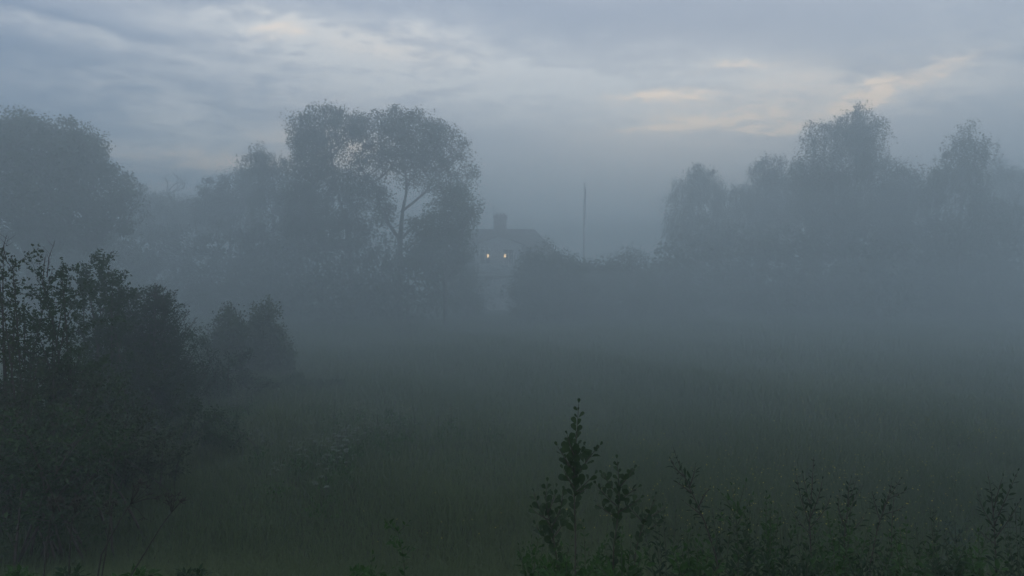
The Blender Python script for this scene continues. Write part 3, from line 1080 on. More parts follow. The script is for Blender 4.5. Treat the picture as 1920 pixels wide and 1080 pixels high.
def shrub(name, label, cat, px, Y, tips_px, n_leaf=2600, leaf=.06, ratio=.5, mat='shrub_leaf', twigs=9, seed=0, base_spread=.35, dspread=.9,
          bare=(), group=None, loose=0.0, stem_mat='twig', stem_r=.016):
    """stems rise from the base to the tips (pixels); leafy twigs all along their upper part"""
    rng = np.random.default_rng(2000 + seed)
    bx = at(px, 490, Y).x
    b = Vector((bx, Y, gz(bx, Y)))
    root = thing(name, label, cat, b, group)
    st = MB()
    segs = []
    for (tx, ty) in tips_px:
        yy = Y + rng.normal() * dspread * .6
        tip = np.array(at(tx, ty, yy) - b)
        tip[2] = max(tip[2], .3)
        s0 = np.array([rng.normal() * base_spread + tip[0] * .25, rng.normal() * base_spread, -.1])
        mid = s0 * .35 + tip * .65 + np.array([(s0[0] - tip[0]) * .18, 0, .1 * tip[2]]) + rng.normal(size=3) * .08
        pts = []
        for f in np.linspace(0, 1, 9):
            pts.append((1 - f) ** 2 * s0 + 2 * f * (1 - f) * mid + f * f * tip)
        pts = np.array(pts)
        st.tube(pts, np.linspace(stem_r * (1 + .3 * tip[2] ** .5), .004, 9), 5)
        segs.append((pts[2:], 1.3 if not loose else .8))
        for q in range(twigs):
            f = rng.uniform(.1, .93)
            p = pts[int(f * 8)] * (1 - (f * 8) % 1) + pts[min(8, int(f * 8) + 1)] * ((f * 8) % 1)
            d = rand_dirs(1, rng)[0]
            d[2] = abs(d[2]) * .8 + .35
            d /= np.linalg.norm(d)
            ln_ = (1.15 - f * .8) * rng.uniform(.5, 1.2) * min(1.7, .42 * tip[2])
            tw = np.array([p, p + d * ln_ * .5 + np.array([0, 0, .02]), p + d * ln_ + np.array([0, 0, -.08 * ln_])])
            st.tube(tw, [.007, .005, .002], 4, cap=False)
            segs.append((tw, ln_))
    for (x0, y0, x1, y1) in bare:
        p0 = np.array(at(x0, y0, Y) - b)
        p1 = np.array(at(x1, y1, Y) - b)
        st.tube(np.array([p0, (p0 + p1) / 2 + rng.normal(size=3) * .03, p1]), [.012, .008, .003], 4)
        for q in range(5):
            f = rng.uniform(.3, .9)
            p = p0 + (p1 - p0) * f
            e = p + np.array([rng.choice([-1, 1]) * rng.uniform(.06, .22), rng.normal() * .06, rng.uniform(.08, .25)])
            st.tube(np.array([p, (p + e) / 2, e]), [.004, .003, .0015], 3)
    st.build('stem', MAT[stem_mat], root, True)
    w = np.array([s[1] for s in segs])
    n_leaf = int(n_leaf * 2.0)
    pick = rng.choice(len(segs), n_leaf, p=w / w.sum())
    f = rng.random(n_leaf)
    P = np.zeros((n_leaf, 3))
    T = np.zeros((n_leaf, 3))
    for si in range(len(segs)):
        mm = pick == si
        if not mm.any():
            continue
        pts = segs[si][0]
        g = f[mm] * (len(pts) - 1)
        i0 = np.minimum(g.astype(int), len(pts) - 2)
        fr = (g - i0)[:, None]
        P[mm] = pts[i0] * (1 - fr) + pts[i0 + 1] * fr
        T[mm] = pts[i0 + 1] - pts[i0]
    T /= np.maximum(np.linalg.norm(T, axis=1, keepdims=True), 1e-9)
    D = T * .6 + rand_dirs(n_leaf, rng) * .9
    D /= np.linalg.norm(D, axis=1, keepdims=True)
    P = P + rand_dirs(n_leaf, rng) * (leaf * .5 + (loose + .07) * rng.random(n_leaf)[:, None])
    U = rand_dirs(n_leaf, rng)
    U[:, 2] = np.abs(U[:, 2]) + .4
    U /= np.linalg.norm(U, axis=1, keepdims=True)
    l_ = leaf * rng.uniform(.45, 1.55, n_leaf)
    V, Q = leaf_batch(P, D, U, l_, l_ * ratio * rng.uniform(.8, 1.2, n_leaf))
    put_mesh('foliage', V, [Q], MAT[mat], root, False, np.repeat(rng.random(n_leaf), 6))
    return root


def young_conifer(name, label, px, Y, top_py, half_w, seed, up=.35, group=None, mat='needle', top_px=None, droop=0.0, dens=1.0):
    rng = np.random.default_rng(3000 + seed)
    bx = at(px, 490, Y).x
    b = Vector((bx, Y, gz(bx, Y)))
    root = thing(name, label, 'tree', b, group)
    tip = np.array(at(top_px or px, top_py, Y) - b)
    H = tip[2]
    mb = MB()
    mb.tube(np.array([[0, 0, -.1], tip * np.array([.4, 1, .5]), tip]), [.02 * H, .011 * H, .006], 7)
    P, D = [], []
    nb = int(H * 15 * dens)
    for i in range(nb):
        f = rng.uniform(.04, .97)
        base = tip * f * np.array([f ** .5, 1, 1])
        a = rng.random() * 6.283
        ln_ = half_w * ((1 - f) ** .7) * rng.uniform(.7, 1.15) + .12
        dr = np.array([math.cos(a), math.sin(a), 0])
        pts = []
        for g in np.linspace(0, 1, 6):
            pts.append(base + dr * ln_ * g + np.array([0, 0, ln_ * (up * g * g - droop * g)]))
        pts = np.array(pts)
        mb.tube(pts, np.linspace(.012, .003, 6), 4, cap=False)
        rows = [pts]
        side = np.array([-dr[1], dr[0], 0])
        for s_ in range(int(3 + ln_ * 7)):
            g = rng.uniform(.2, .95)
            p = base + dr * ln_ * g + np.array([0, 0, ln_ * (up * g * g - droop * g)])
            e = p + (dr * .5 + side * rng.choice([-1, 1]) * .8 + np.array([0, 0, .15 + rng.normal() * .15])) * ln_ * .38 * (1.15 - g)
            rows.append(np.array([p, e]))
        for rw in rows:
            L_ = np.linalg.norm(rw[-1] - rw[0])
            m_ = max(6, int(L_ * 62))
            g = rng.random(m_) * (len(rw) - 1)
            i0 = np.minimum(g.astype(int), len(rw) - 2)
            fr = (g - i0)[:, None]
            P.append(rw[i0] * (1 - fr) + rw[i0 + 1] * fr)
            t_ = rw[i0 + 1] - rw[i0]
            t_ /= np.maximum(np.linalg.norm(t_, axis=1, keepdims=True), 1e-9)
            D.append(t_ * .75 + rand_dirs(m_, rng) * .8)
    mb.build('trunk', MAT['bark'], root, True)
    P = np.vstack(P)
    D = np.vstack(D)
    D /= np.linalg.norm(D, axis=1, keepdims=True)
    n = len(P)
    ln_ = rng.uniform(.04, .085, n)
    V, Q = diamonds(P + D * ln_[:, None] * .5, D, rand_dirs(n, rng), ln_, np.full(n, .013))
    put_mesh('crown', V, [Q], MAT[mat], root, False, np.repeat(rng.random(n), 4))
    return root


shrub('birch_sapling', 'leafy sapling with upright whips at the left edge', 'sapling', 5, 13.0,
      [(8, 455), (22, 480), (-14, 440), (30, 520), (-30, 500), (2, 560), (-50, 470)], 2200, .058, .62, 'birch_leaf', 8, seed=1, bare=((12, 490, 13, 440),))
shrub('willow_bush', 'broad leafed bush with two bare whips standing above it, on the left', 'bush', 85, 14.5,
      [(45, 560), (75, 520), (98, 505), (112, 498), (128, 515), (60, 600), (140, 560), (100, 590), (20, 610), (50, 640), (130, 640)], 4200, .062, .6,
      'shrub_leaf', 9, seed=2, bare=((88, 520, 103, 452), (80, 530, 84, 482)))
shrub('willow_bush', 'tall bush with clustered leafy tops between the whip bush and the young conifer', 'bush', 190, 19.0,
      [(150, 490), (158, 520), (178, 482), (190, 500), (205, 510), (214, 505), (226, 540), (170, 560), (240, 530), (140, 590), (200, 600), (235, 600)], 6500, .07, .6,
      'shrub_leaf', 11, seed=3)
young_conifer('young_larch', 'bristly young conifer with upswept branch tips in the near left thicket', 282, 20.0, 532, 1.55, 4, up=.45, top_px=292, dens=3.2)
young_conifer('young_larch', 'second bristly conifer whose branch pokes out toward the misty field', 308, 20.6, 548, 1.35, 5, up=.8, top_px=306, dens=3.0)
young_conifer('young_spruce', 'dark young spruce low behind the bristly conifers', 240, 21.0, 536, 1.7, 6, up=.2, droop=.1, dens=3.4)
shrub('hazel_bush', 'full dark bush filling the space among the bristly conifers', 'bush', 270, 20.3,
      [(235, 560), (255, 545), (275, 548), (295, 560), (315, 575), (330, 610), (225, 600), (250, 600), (285, 600), (310, 630)], 5200, .06, .5, 'shrub_leaf', 11, seed=14)
shrub('misty_sapling', 'misty sapling left of a similar pair beyond the thicket', 'sapling', 420, 29,
      [(428, 572), (412, 590), (440, 598), (400, 618), (450, 630), (425, 615), (385, 640), (415, 650), (455, 665), (375, 660), (440, 650), (400, 665)], 6000, .085, .6, 'birch_leaf', 16, seed=7, loose=.24)
shrub('misty_sapling', 'misty sapling right of a similar pair beyond the thicket', 'sapling', 502, 30,
      [(490, 572), (506, 588), (482, 605), (515, 608), (527, 632), (476, 640), (500, 632), (534, 655), (522, 680), (470, 680), (538, 690), (490, 665)], 7000, .085, .6, 'birch_leaf', 16, seed=8, loose=.24)


LOW = [
    (40, 690, 13.5, 150, 3600, 'dark low bush at the left edge under the leafy sapling'),
    (150, 680, 16.0, 120, 3600, 'dark low bush under the whip bush'),
    (255, 675, 18.5, 110, 3600, 'dark low bush at the foot of the bristly conifer'),
    (350, 632, 23.0, 80, 4200, 'low bush between the conifers and the misty saplings'),
    (435, 672, 25.0, 90, 4000, 'low bush in front of the left misty sapling'),
    (520, 690, 27.0, 60, 3000, 'low bush in front of the right misty sapling'),
    (590, 740, 27.0, 55, 2200, 'last low bush at the meadow end of the thicket'),
    (95, 760, 11.5, 170, 3400, 'dark weedy bush in the lower left corner of the thicket'),
    (240, 770, 14.5, 120, 3000, 'weedy bush in front of the dark conifers'),
    (370, 765, 18.0, 90, 2600, 'weedy bush at the front of the thicket near the field'),
]
for i, (px, py, Y, hw, nl, lab) in enumerate(LOW):
    rr = np.random.default_rng(70 + i)
    tp = [(px + hw * u, py + abs(u) ** 1.5 * 40 + rr.uniform(-16, 30)) for u in np.linspace(-1, 1, 11)]
    tp += [(px + hw * rr.uniform(-.8, .8), py + rr.uniform(30, 80)) for _ in range(6)]
    shrub('thicket_bush', lab, 'bush', px, Y, tp, nl, .065, .55, 'shrub_leaf' if i % 2 else 'willow_leaf', 8, seed=80 + i, loose=.08,
          base_spread=.5, dspread=1.4, group='low bushes of the left thicket')


# ------------------------------------------------------------------ foreground plants: every leaf its own part
def leaf_mesh(name, mat, outline, cup=.10, curl=.10, jag=0.0, rng=None):
    """leaf of length 1 along +X from its stalk, normal +Z: outline = (x, half width) pairs; folded on the midrib"""
    rng = rng or np.random.default_rng(1)
    mid = [(-.18, 0, 0), (0, 0, 0)]
    V = []
    xs = [0.0] + [o[0] for o in outline] + [1.0]
    ws = [0.0] + [o[1] for o in outline] + [0.0]
    tail = outline[-1][0]
    if tail >= 1.0:
        xs[-1] = .95
    n = len(xs)
    for x in xs:
        V.append((x, 0, -curl * x * x))
    for sgn in (1, -1):
        for i, (x, w) in enumerate(zip(xs[1:-1], ws[1:-1])):
            j = 1 + (jag if i % 2 else -jag)
            V.append((x, sgn * w * j, -curl * x * x + cup * w * 2 + rng.normal() * .012))
    m = n - 2
    L0, R0 = n, n + m
    F_ = [(0, 1, L0), (0, R0, 1)]
    for i in range(m - 1):
        F_.append((1 + i, 2 + i, L0 + i + 1, L0 + i))
        F_.append((1 + i, R0 + i, R0 + i + 1, 2 + i))
    F_.append((m, n - 1, L0 + m - 1))
    F_.append((m, R0 + m - 1, n - 1))
    # stalk: thin strip
    b = len(V)
    V += [(-.2, -.012, .02), (-.2, .012, .02), (.02, .012, 0), (.02, -.012, 0)]
    F_.append((b, b + 3, b + 2, b + 1))
    me = bpy.data.meshes.new(name)
    me.from_pydata(V, [], F_)
    me.materials.append(mat)
    for p in me.polygons:
        p.use_smooth = True
    me.update()
    return me


_r = np.random.default_rng(9)
ALDER = [leaf_mesh('alder_leaf', MAT['alder_leaf'], [(.12, .07), (.28, .16), (.45, .24), (.62, .295), (.78, .31), (.90, .26), (1.0, .15)], c_, k_, .05, _r)
         for c_, k_ in ((.10, .08), (.22, .16), (.02, .22), (.3, .02))]
WILLOW = [leaf_mesh('willow_leaf', MAT['shrub_leaf'], [(.15, .09), (.32, .15), (.5, .17), (.68, .14), (.85, .08)], c_, k_, .03, _r)
          for c_, k_ in ((.15, .1), (.3, .2), (.05, .28))]
HERB = [leaf_mesh('herb_leaf', MAT['herb_leaf'], [(.12, .13), (.3, .22), (.48, .22), (.68, .16), (.86, .08)], c_, k_, .08, _r)
        for c_, k_ in ((.15, .25), (.25, .4), (.05, .15))]
GREY = [leaf_mesh('grey_leaf', MAT['grey_leaf'], [(.15, .08), (.35, .13), (.6, .12), (.82, .07)], c_, k_, .02, _r)
        for c_, k_ in ((.2, .1), (.3, .3))]


def orient(d, n):
    d = Vector(d).normalized()
    n = Vector(n)
    n = (n - d * n.dot(d))
    if n.length < 1e-4:
        n = d.orthogonal()
    n.normalize()
    s = n.cross(d)
    return Matrix((d, s, n)).transposed().to_quaternion()


def sprig(name, label, cat, px, Y, stems, meshes, leaf=.08, step=.045, stem_mat='twig', r0=.009, seed=0, spread=.8, group=None, start=.25,
          depth=.14, up=.25, max_leaves=290, taper=.55, face=0.0):
    """stems: polylines in pixels at distance Y, the first one rooted in the ground; leaves alternate along each"""
    rng = np.random.default_rng(4000 + seed)
    bx = at(px, 490, Y).x
    b = Vector((bx, Y, gz(bx, Y)))
    root = thing(name, label, cat, b, group)
    mb = MB()
    spots = []
    for si, pl_ in enumerate(stems):
        off = rng.normal() * depth if si else 0.0
        P = [np.array(at(x, y, Y + off * (i / max(1, len(pl_) - 1))) - b) for i, (x, y) in enumerate(pl_)]
        if si == 0:
            P = [np.array([P[0][0] * .6, 0, -.08])] + P
        P = np.array(P)
        sl = np.linalg.norm(np.diff(P, axis=0), axis=1)
        cum = np.concatenate([[0], np.cumsum(sl)])
        nn = max(4, int(cum[-1] / .05))
        tt = np.linspace(0, cum[-1], nn)
        Q = np.stack([np.interp(tt, cum, P[:, i]) for i in range(3)], 1)
        Q[1:-1] = (Q[:-2] + 2 * Q[1:-1] + Q[2:]) / 4
        rb = r0 * (1 if si == 0 else .55)
        mb.tube(Q, np.linspace(rb, .0018, nn), 6 if si == 0 else 5)
        l0 = cum[-1] * (start if si == 0 else .15)
        s = l0
        side = rng.random() * 6.283
        while s < cum[-1]:
            i = min(nn - 2, int(s / cum[-1] * (nn - 1)))
            t = Q[i + 1] - Q[i]
            t = t / max(np.linalg.norm(t), 1e-9)
            side += 2.4 + rng.normal() * .5
            a = Vector(t).orthogonal().normalized()
            c_ = Vector(t).cross(a)
            o = a * math.cos(side) + c_ * math.sin(side)
            d = Vector(t) * (1 - spread * .6) + o * spread + Vector((0, 0, up)) + Vector(rng.normal(size=3) * .15)
            sc = leaf * (1.0 - taper * max(0, (s / cum[-1] - .55)) / .45) * rng.uniform(.7, 1.2)
            spots.append((Q[i], d, sc))
            s += step * rng.uniform(.6, 1.4)
        spots.append((Q[-1], Vector(Q[-1] - Q[-2]) + Vector((0, 0, .01)), leaf * .45))
    mb.build('stem', MAT[stem_mat], root, True)
    if len(spots) > max_leaves:
        spots = [spots[i] for i in sorted(rng.choice(len(spots), max_leaves, replace=False))]
    for (p, d, sc) in spots:
        me = meshes[int(rng.integers(len(meshes)))]
        o = bpy.data.objects.new('leaf', me)
        dn = d.normalized()
        nrm = Vector((0, -face, 1 - face * .4)) + Vector(rng.normal(size=3) * .45)
        o.rotation_mode = 'QUATERNION'
        o.rotation_quaternion = orient(dn, nrm)
        o.location = Vector(p) + dn * sc * .2
        o.scale = (sc, sc, sc)
        o.parent = root
        COL.objects.link(o)
    return root


AY = 4.9
sprig('alder_sapling', 'tallest sapling with broad blunt leaves rising alone before the field', 'sapling', 1080, AY, [
    [(1079, 1010), (1077, 940), (1077, 890), (1080, 835), (1083, 790), (1085, 758)],
    [(1077, 885), (1060, 862), (1046, 838)], [(1078, 895), (1098, 868), (1110, 850), (1124, 836)], [(1077, 915), (1064, 896), (1056, 880)],
    [(1077, 925), (1096, 910), (1114, 890)], [(1078, 875), (1088, 850), (1094, 838)], [(1077, 900), (1066, 878), (1062, 862)], [(1079, 860), (1068, 836), (1064, 816)],
    [(1077, 930), (1090, 922), (1104, 912)]],
    ALDER, .08, .024, seed=1, start=.58, r0=.010, depth=.10, up=.6, taper=.45, face=.8)
sprig('alder_sapling', 'shorter broad leaved sapling right beside the tallest sapling', 'sapling', 1158, AY + .35, [
    [(1150, 1030), (1160, 960), (1161, 905), (1157, 862)], [(1160, 915), (1178, 895), (1188, 880)], [(1160, 930), (1140, 905), (1130, 890)],
    [(1158, 950), (1130, 925), (1118, 908)], [(1160, 940), (1178, 925), (1195, 915)], [(1157, 970), (1135, 960), (1120, 945)], [(1160, 960), (1180, 950), (1200, 935)]],
    ALDER, .076, .024, seed=2, start=.4, depth=.12, up=.6, taper=.4, face=.8)
sprig('alder_sapling', 'bushy broad leaved sapling left of the tallest sapling', 'sapling', 1035, AY + .2, [
    [(1045, 1050), (1034, 990), (1022, 940), (1026, 905)], [(1032, 985), (1010, 955), (1002, 925)], [(1034, 990), (1052, 955), (1056, 920)],
    [(1030, 975), (1008, 965), (1000, 955)], [(1036, 1010), (1055, 985), (1066, 960)], [(1036, 1015), (1014, 1005), (1005, 985)], [(1028, 960), (1040, 935), (1042, 915)]],
    ALDER, .076, .024, seed=3, start=.3, depth=.15, up=.5, taper=.4, face=.8)
sprig('alder_sapling', 'low sapling leaning right behind the short broad leaved sapling', 'sapling', 1200, AY + .7, [
    [(1190, 1040), (1205, 985), (1222, 950), (1229, 930)], [(1206, 980), (1190, 962), (1178, 950)], [(1208, 975), (1235, 960), (1248, 950)], [(1200, 1000), (1225, 990), (1240, 975)]],
    ALDER, .07, .026, seed=4, start=.3, depth=.12, up=.5, taper=.4, face=.8)
sprig('willow_shoot', 'single willow shoot bent over to the left in front of the field', 'shoot', 1330, 5.4, [
    [(1345, 1050), (1322, 980), (1305, 940), (1288, 905), (1272, 868), (1262, 838)], [(1292, 915), (1302, 890), (1304, 874)], [(1298, 925), (1275, 908), (1262, 900)],
    [(1285, 895), (1265, 880), (1258, 862)], [(1310, 950), (1322, 925), (1330, 915)], [(1315, 965), (1295, 950), (1284, 942)]],
    WILLOW, .068, .02, seed=5, start=.3, r0=.011, depth=.08)
sprig('green_herb', 'bright green arching herb beside the bent willow shoot', 'plant', 1375, 5.6, [
    [(1385, 1040), (1380, 970), (1392, 925), (1398, 905)], [(1381, 975), (1365, 940), (1350, 922)], [(1382, 985), (1400, 950), (1410, 930)], [(1380, 1000), (1360, 975), (1345, 960)],
    [(1382, 960), (1376, 930), (1372, 912)]],
    HERB, .08, .03, 'green_stem', .006, seed=6, start=.3)
sprig('willow_sapling', 'upright willow sapling with a thin spire top, right of the bright herb', 'sapling', 1520, 6.2, [
    [(1522, 1060), (1518, 980), (1522, 920), (1526, 855)], [(1519, 985), (1500, 930), (1492, 885)], [(1520, 970), (1536, 930), (1542, 900)], [(1519, 990), (1545, 960), (1556, 935)],
    [(1518, 1000), (1494, 975), (1480, 950)], [(1520, 950), (1510, 915), (1506, 890)]],
    WILLOW, .075, .026, seed=7, start=.3)
sprig('willow_sapling', 'willow sapling with a curving crown left of the leaning pair', 'sapling', 1595, 6.4, [
    [(1582, 1060), (1584, 990), (1592, 940), (1606, 900)], [(1586, 980), (1600, 940), (1618, 908)], [(1585, 990), (1570, 950), (1574, 925)], [(1590, 950), (1590, 915), (1596, 898)], [(1584, 1005), (1610, 985), (1622, 965)]],
    WILLOW, .07, .026, seed=8, start=.3)
sprig('willow_sapling', 'willow sapling leaning right with the widest leafy top', 'sapling', 1660, 6.4, [
    [(1630, 1070), (1645, 990), (1665, 935), (1688, 900)], [(1655, 960), (1668, 925), (1672, 902)], [(1650, 975), (1640, 945), (1636, 925)], [(1665, 935), (1690, 925), (1702, 918)], [(1655, 965), (1690, 955), (1700, 945)],
    [(1671, 1060), (1672, 990), (1676, 930)]],
    WILLOW, .07, .024, seed=9, start=.3)
sprig('willow_sapling', 'willow sapling at the right end of the foreground row', 'sapling', 1870, 6.0, [
    [(1868, 1060), (1864, 980), (1858, 920), (1852, 888)], [(1864, 985), (1888, 930), (1908, 885)], [(1864, 990), (1840, 950), (1832, 920)], [(1866, 1010), (1895, 970), (1912, 940)], [(1862, 960), (1872, 920), (1880, 895)],
    [(1866, 1020), (1840, 1000), (1822, 980)]],
    WILLOW, .075, .024, seed=10, start=.25)
sprig('grey_herb', 'blue grey leaved herb left of the right end sapling', 'plant', 1790, 5.9, [
    [(1795, 1060), (1792, 1010), (1790, 970)], [(1792, 1020), (1775, 985), (1776, 968)], [(1793, 1015), (1808, 985), (1812, 968)], [(1793, 1030), (1825, 1010), (1835, 990)], [(1793, 1035), (1765, 1010), (1760, 995)]],
    GREY, .06, .016, 'green_stem', .006, seed=11, start=.2)
sprig('leafy_shoot', 'lone upright leafy shoot in the grass left of the alders', 'shoot', 755, 5.4, [
    [(762, 1110), (756, 1040), (748, 1005), (738, 972)], [(746, 998), (730, 985), (722, 975)], [(746, 1000), (758, 988), (766, 980)], [(752, 1030), (735, 1015), (728, 1005)], [(756, 1045), (772, 1030), (778, 1020)]],
    HERB, .062, .02, 'green_stem', .007, seed=12, start=.3)
BUSH = [(1000, 1035, 4.9), (1090, 1015, 5.1), (1170, 1030, 4.7), (1250, 985, 5.6), (1300, 1020, 5.0), (1400, 985, 5.6), (1440, 960, 6.0), (1470, 1020, 5.2), (1560, 1000, 5.7),
        (1625, 1030, 5.2), (1700, 1010, 5.5), (1745, 985, 6.1), (1840, 1025, 5.2), (1910, 985, 5.6), (690, 1075, 5.0), (1345, 975, 6.3), (1580, 965, 6.6), (1775, 1035, 4.9), (1060, 1045, 4.6), (1510, 1045, 4.8), (40, 1062, 5.2), (135, 1078, 4.9), (250, 1074, 5.3), (370, 1086, 5.0)]
BLAB = ['weedy plant at the lower left foot of the alder saplings', 'bright weed at the foot of the tallest sapling', 'weedy plant below the short broad leaved sapling',
        'weed between the low leaning sapling and the bent shoot', 'dark weed at the foot of the bent willow shoot', 'weed just right of the bright arching herb',
        'tall weed between the bright herb and the spire topped sapling', 'low weed in front of that tall weed', 'weed at the foot of the spire topped sapling',
        'low weed below the curving crowned sapling', 'weed in front of the right leaning sapling', 'weed right of the right leaning sapling',
        'low weed under the blue grey herb', 'weed at the right edge of the picture', 'small weed at the bottom edge below the lone leafy shoot',
        'weed directly behind the bent willow shoot', 'weed behind the curving crowned sapling', 'low weed left of the blue grey herb at the bottom edge',
        'lowest weed in front of the alder saplings', 'low weed at the bottom edge below the spire topped sapling',
        'dark weed in the bottom left corner', 'dark weed around the feet of the thin dead stalks', 'dark weed at the foot of the furthest leaning dead stalk', 'dark weed right of all the dead stalks']
for i, ((px, py, Y), lab) in enumerate(zip(BUSH, BLAB)):
    py -= 34 if px > 600 else 0
    rr = np.random.default_rng(500 + i)
    st = [[(px, 1130), (px + rr.uniform(-8, 8), (py + 1130) / 2), (px + rr.uniform(-14, 14), py)]]
    for q in range(8):
        sx = rr.uniform(-62, 62)
        st.append([(px + sx * .12, 1120), (px + sx * .5, 1085 + rr.uniform(-20, 10)), (px + sx, py + abs(sx) * .5 + rr.uniform(0, 35))])
    ms = [HERB, WILLOW][i % 2] if i != 1 else HERB
    sprig('weed', lab, 'plant', px, Y, st, ms, .078 if i % 2 == 0 else .072, .022, 'green_stem', .005, seed=600 + i, start=.2, max_leaves=230,
          depth=.28, group='weeds along the foot of the picture')

# tall dry umbel stalks on the left
ST = [([(175, 1130), (190, 1040), (225, 975), (245, 945)], (245, 945), 'tall dead umbel stalk leaning right with the broadest head', 1.0),
      ([(215, 1130), (250, 1072), (300, 990), (322, 960)], (322, 960), 'long dead umbel stalk leaning furthest right with a small dense head', .6),
      ([(78, 1130), (84, 1060), (92, 985), (100, 960)], (100, 960), 'leftmost thin dead stalk with a sparse head', .55),
      ([(128, 1130), (130, 1050), (134, 985), (140, 962)], (140, 962), 'thin upright dead stalk between the leftmost stalk and the broad headed one', .55),
      ([(182, 1130), (196, 1050), (205, 990), (208, 965)], (208, 965), 'short dead stalk crossing behind the broad headed stalk', .5)]
for i, (pl_, tip_, lab, sc) in enumerate(ST):
    rng = np.random.default_rng(900 + i)
    Y = 4.6 + .15 * i
    bx = at(pl_[0][0], 490, Y).x
    b = Vector((bx, Y, gz(bx, Y)))
    root = thing('dead_stalk', lab, 'plant stalk', b, 'dead stalks in the lower left corner')
    P = [np.array(at(x, y, Y) - b) for x, y in pl_]
    P = np.array([np.array([P[0][0] * 1.0, 0, -.05])] + P)
    MB().tube(P, np.linspace(.007, .0035, len(P)), 6).build('stem', MAT['dry_stem'], root, True)
    tip = P[-1]
    dr = P[-1] - P[-2]
    dr /= np.linalg.norm(dr)
    for q in range(11):
        d = dr * 1.0 + rng.normal(size=3) * .5
        d /= np.linalg.norm(d)
        ln_ = .13 * sc * rng.uniform(.7, 1.2) + .02
        e = tip + d * ln_
        m_ = MB().tube(np.array([tip - dr * .005, tip + d * ln_ * .5 + dr * .01, e]), [.0025, .002, .0015], 4)
        for w in range(7):
            d2 = d + rng.normal(size=3) * .6
            d2 /= np.linalg.norm(d2)
            e2 = e + d2 * .035 * rng.uniform(.6, 1.2)
            m_.tube(np.array([e, e2]), [.0015, .0025], 4)
        m_.build('spoke', MAT['dry_stem'], root)


# ------------------------------------------------------------------ grass, flowers
def make_grass(n=265000):
    rng = np.random.default_rng(77)
    # distance chosen so that the near and the middle meadow are covered alike
    y = 6.5 * (62.0 / 6.5) ** (rng.random(n) ** 0.85)
    half = .80 * y + 3.0
    x = rng.uniform(-1, 1, n) * half
    z = ground_z(x, y)
    tall = .46 + .13 * np.sin(x * .33 + 2 * np.sin(y * .21)) + .08 * np.sin(x * 1.1 + y * .7)
    # tussocks and flattened hollows
    tc_ = rng.uniform(-1, 1, (900, 2)) * np.array([30, 24]) + np.array([0, 32])
    for cx_, cy_ in tc_[:260]:
        d2 = ((x - cx_) ** 2 + (y - cy_) ** 2)
        m_ = d2 < 1.2
        tall[m_] += (.22 if (cx_ * 7 + cy_ * 3) % 2 < 1.25 else -.2) * np.exp(-d2[m_] * 3.2)
    tall = np.clip(tall, .12, 1.0)
    stalk = rng.random(n) < .16
    h = tall * rng.uniform(.55, 1.2, n) * np.where(stalk, 1.25, 1.0) * np.clip((y - 5.5) / 8.5, .15, 1)
    w = np.where(stalk, .0032, .0055) * (1 + y / 28.0) * rng.uniform(.7, 1.3, n)
    a = rng.random(n) * 6.283
    side = np.stack([np.cos(a), np.sin(a), np.zeros(n)], 1)
    a2 = rng.random(n) * 6.283
    bend = np.stack([np.cos(a2), np.sin(a2), np.zeros(n)], 1) * (h * rng.uniform(.2, .95, n) * np.where(stalk, .35, 1))[:, None]
    B = np.stack([x, y, z - .03], 1)
    mid = B + bend * .3
    mid[:, 2] += h * .62
    tip = B + bend
    tip[:, 2] += h * rng.uniform(.86, 1.0, n)
    w = w[:, None]
    V = np.stack([B - side * w, B + side * w, mid + side * w * .8, mid - side * w * .8, tip], 1).reshape(-1, 3)
    i = np.arange(n, dtype=np.int32)[:, None] * 5
    Q = i + np.array([[0, 1, 2, 3]], dtype=np.int32)
    T = i + np.array([[3, 2, 4]], dtype=np.int32)
    patch = np.clip(.5 + .5 * np.sin(x * .19 + 1.7 * np.sin(y * .13 + 1)) * np.sin(y * .27 + .8 * np.sin(x * .23)), 0, 1) ** 1.6
    var = np.repeat(.38 * patch + .85 * np.where(stalk, .75 + .3 * rng.random(n), rng.random(n) * .8), 5)
    kind(put_mesh('grass', V, [Q, T], MAT['grass'], None, False, var), 'stuff')


make_grass()


def make_flowers():
    rng = np.random.default_rng(78)
    # buttercups: drifts over the right and middle meadow
    n = 2600
    y = rng.uniform(10.5, 26, n * 4)
    x = rng.uniform(-.12, .80, n * 4) * y + rng.normal(size=n * 4)
    dens = np.clip(.35 + .65 * np.sin(x * .45 + 1.2 * np.sin(y * .31)) * np.cos(y * .42 + x * .13), 0, 1) ** 1.3
    keep = rng.random(n * 4) < dens * .55
    x, y = x[keep][:n], y[keep][:n]
    z = ground_z(x, y) + rng.uniform(.4, .85, len(x))
    r = rng.uniform(.008, .013, len(x))
    m = len(x)
    a0 = rng.random(m) * 6.28
    tilt = rng.normal(size=(m, 2)) * .35
    V = np.zeros((m, 7, 3))
    V[:, 0] = np.stack([x, y, z], 1)
    for q in range(6):
        a = a0 + q * 1.0472
        V[:, 1 + q, 0] = x + np.cos(a) * r
        V[:, 1 + q, 1] = y + np.sin(a) * r
        V[:, 1 + q, 2] = z + r * .5 + np.cos(a) * r * tilt[:, 0] + np.sin(a) * r * tilt[:, 1]
    i = np.arange(m)[:, None] * 7
    T = np.vstack([i + np.array([[0, 1 + q, 1 + (q + 1) % 6]]) for q in range(6)])
    kind(put_mesh('buttercups', V.reshape(-1, 3), [T], MAT['yellow']), 'stuff')


make_flowers()


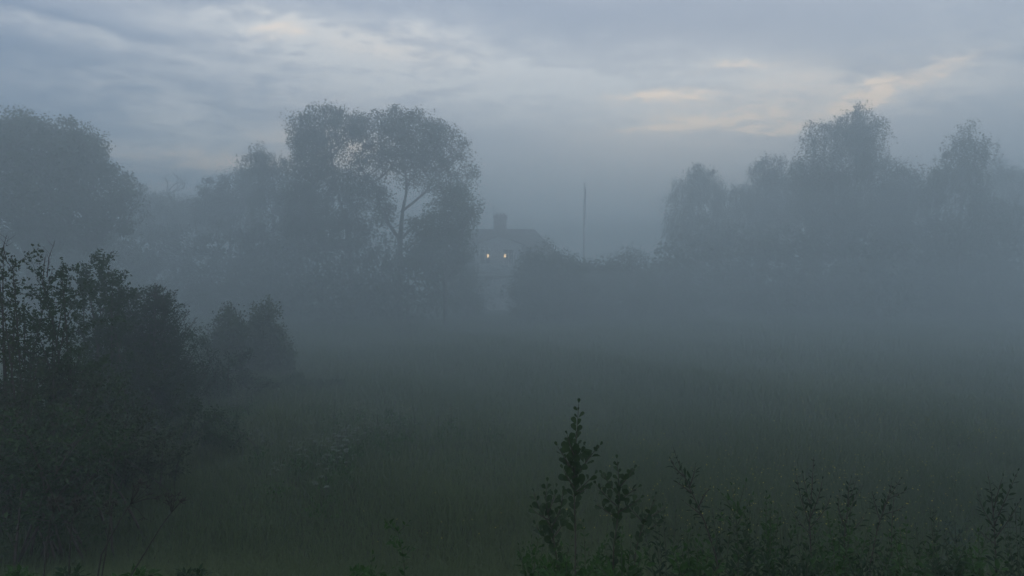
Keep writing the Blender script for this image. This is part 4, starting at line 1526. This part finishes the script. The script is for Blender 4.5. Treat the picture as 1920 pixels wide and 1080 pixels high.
def make_umbels():
    """white flowered umbels standing in patches"""
    rng = np.random.default_rng(79)
    root = thing('cow_parsley', 'pale flowered umbel plant in the white patch at the meadow end of the thicket', 'wildflower', (0, 0, 0), 'cow parsley in the white patch')
    H = .95
    st = MB().tube([(0, 0, -.05), (.02, 0, .5), (0, .01, H)], [.007, .005, .003], 5)
    P = []
    heads = [(0, 0, H, .075), (.16, .05, .82, .06), (-.14, -.04, .78, .055), (.04, -.13, .7, .05), (-.06, .15, .86, .05)]
    for (hx, hy, hz, hr) in heads:
        st.tube([(0, 0, .35), (hx * .6, hy * .6, .35 + (hz - .35) * .6), (hx, hy, hz - .05)], [.004, .003, .002], 4)
        for q in range(13):
            a = q * 2.4
            r = hr * math.sqrt((q + .5) / 13)
            p = (hx + math.cos(a) * r, hy + math.sin(a) * r, hz + .02 * (1 - r / hr))
            st.tube([(hx, hy, hz - .05), p], [.0012, .0008], 3, cap=False)
            P.append(p)
    st.build('stem', MAT['green_stem'], root)
    P = np.array(P)
    n = len(P)
    V = np.zeros((n, 7, 3))
    V[:, 0] = P
    for q in range(6):
        a = q * 1.0472
        V[:, 1 + q] = P + np.array([math.cos(a) * .0085, math.sin(a) * .0085, -.003])
    i = np.arange(n)[:, None] * 7
    T = np.vstack([i + np.array([[0, 1 + q, 1 + (q + 1) % 6]]) for q in range(6)])
    put_mesh('umbel', V.reshape(-1, 3), [T], MAT['white'], root)
    nl = 90
    Pl = np.stack([rng.normal(size=nl) * .16, rng.normal(size=nl) * .16, rng.uniform(.15, .55, nl)], 1)
    V, Q = leaf_batch(Pl, rand_dirs(nl, rng), np.tile([[0, 0, 1.0]], (nl, 1)), rng.uniform(.05, .11, nl), rng.uniform(.02, .04, nl))
    put_mesh('foliage', V, [Q], MAT['herb_leaf'], root, False, np.repeat(rng.random(nl), 6))
    first = True
    patches = [(610, 815, 90, 34, 22, 20, 'pale flowered umbel plant in the white patch at the meadow end of the thicket', 'cow parsley in the white patch'),
               (730, 775, 120, 16, 22, 25, 'pale flowered umbel plant in the faint patch out in the misty meadow', 'cow parsley in the faint far patch'),
               (440, 745, 30, 10, 9, 22, 'pale flowered umbel plant at the foot of the left misty sapling', 'cow parsley under the misty sapling')]
    for (px, py, sx, sy, cnt, Yr, lab, grp) in patches:
        for q in range(cnt):
            x_, y_ = px + rng.normal() * sx * .6, py + rng.normal() * sy
            d = ray(x_, y_)
            t = (CAM_Z - .85) / -d.z
            X_, Y_ = d.x * t, d.y * t
            sc = rng.uniform(.75, 1.1)
            if first:
                o = root
                o.location = (X_, Y_, gz(X_, Y_))
                first = False
            else:
                o = dup(root, (X_, Y_, gz(X_, Y_)), lab, rng.random() * 6.28, sc, grp)
            o['group'] = grp


make_umbels()
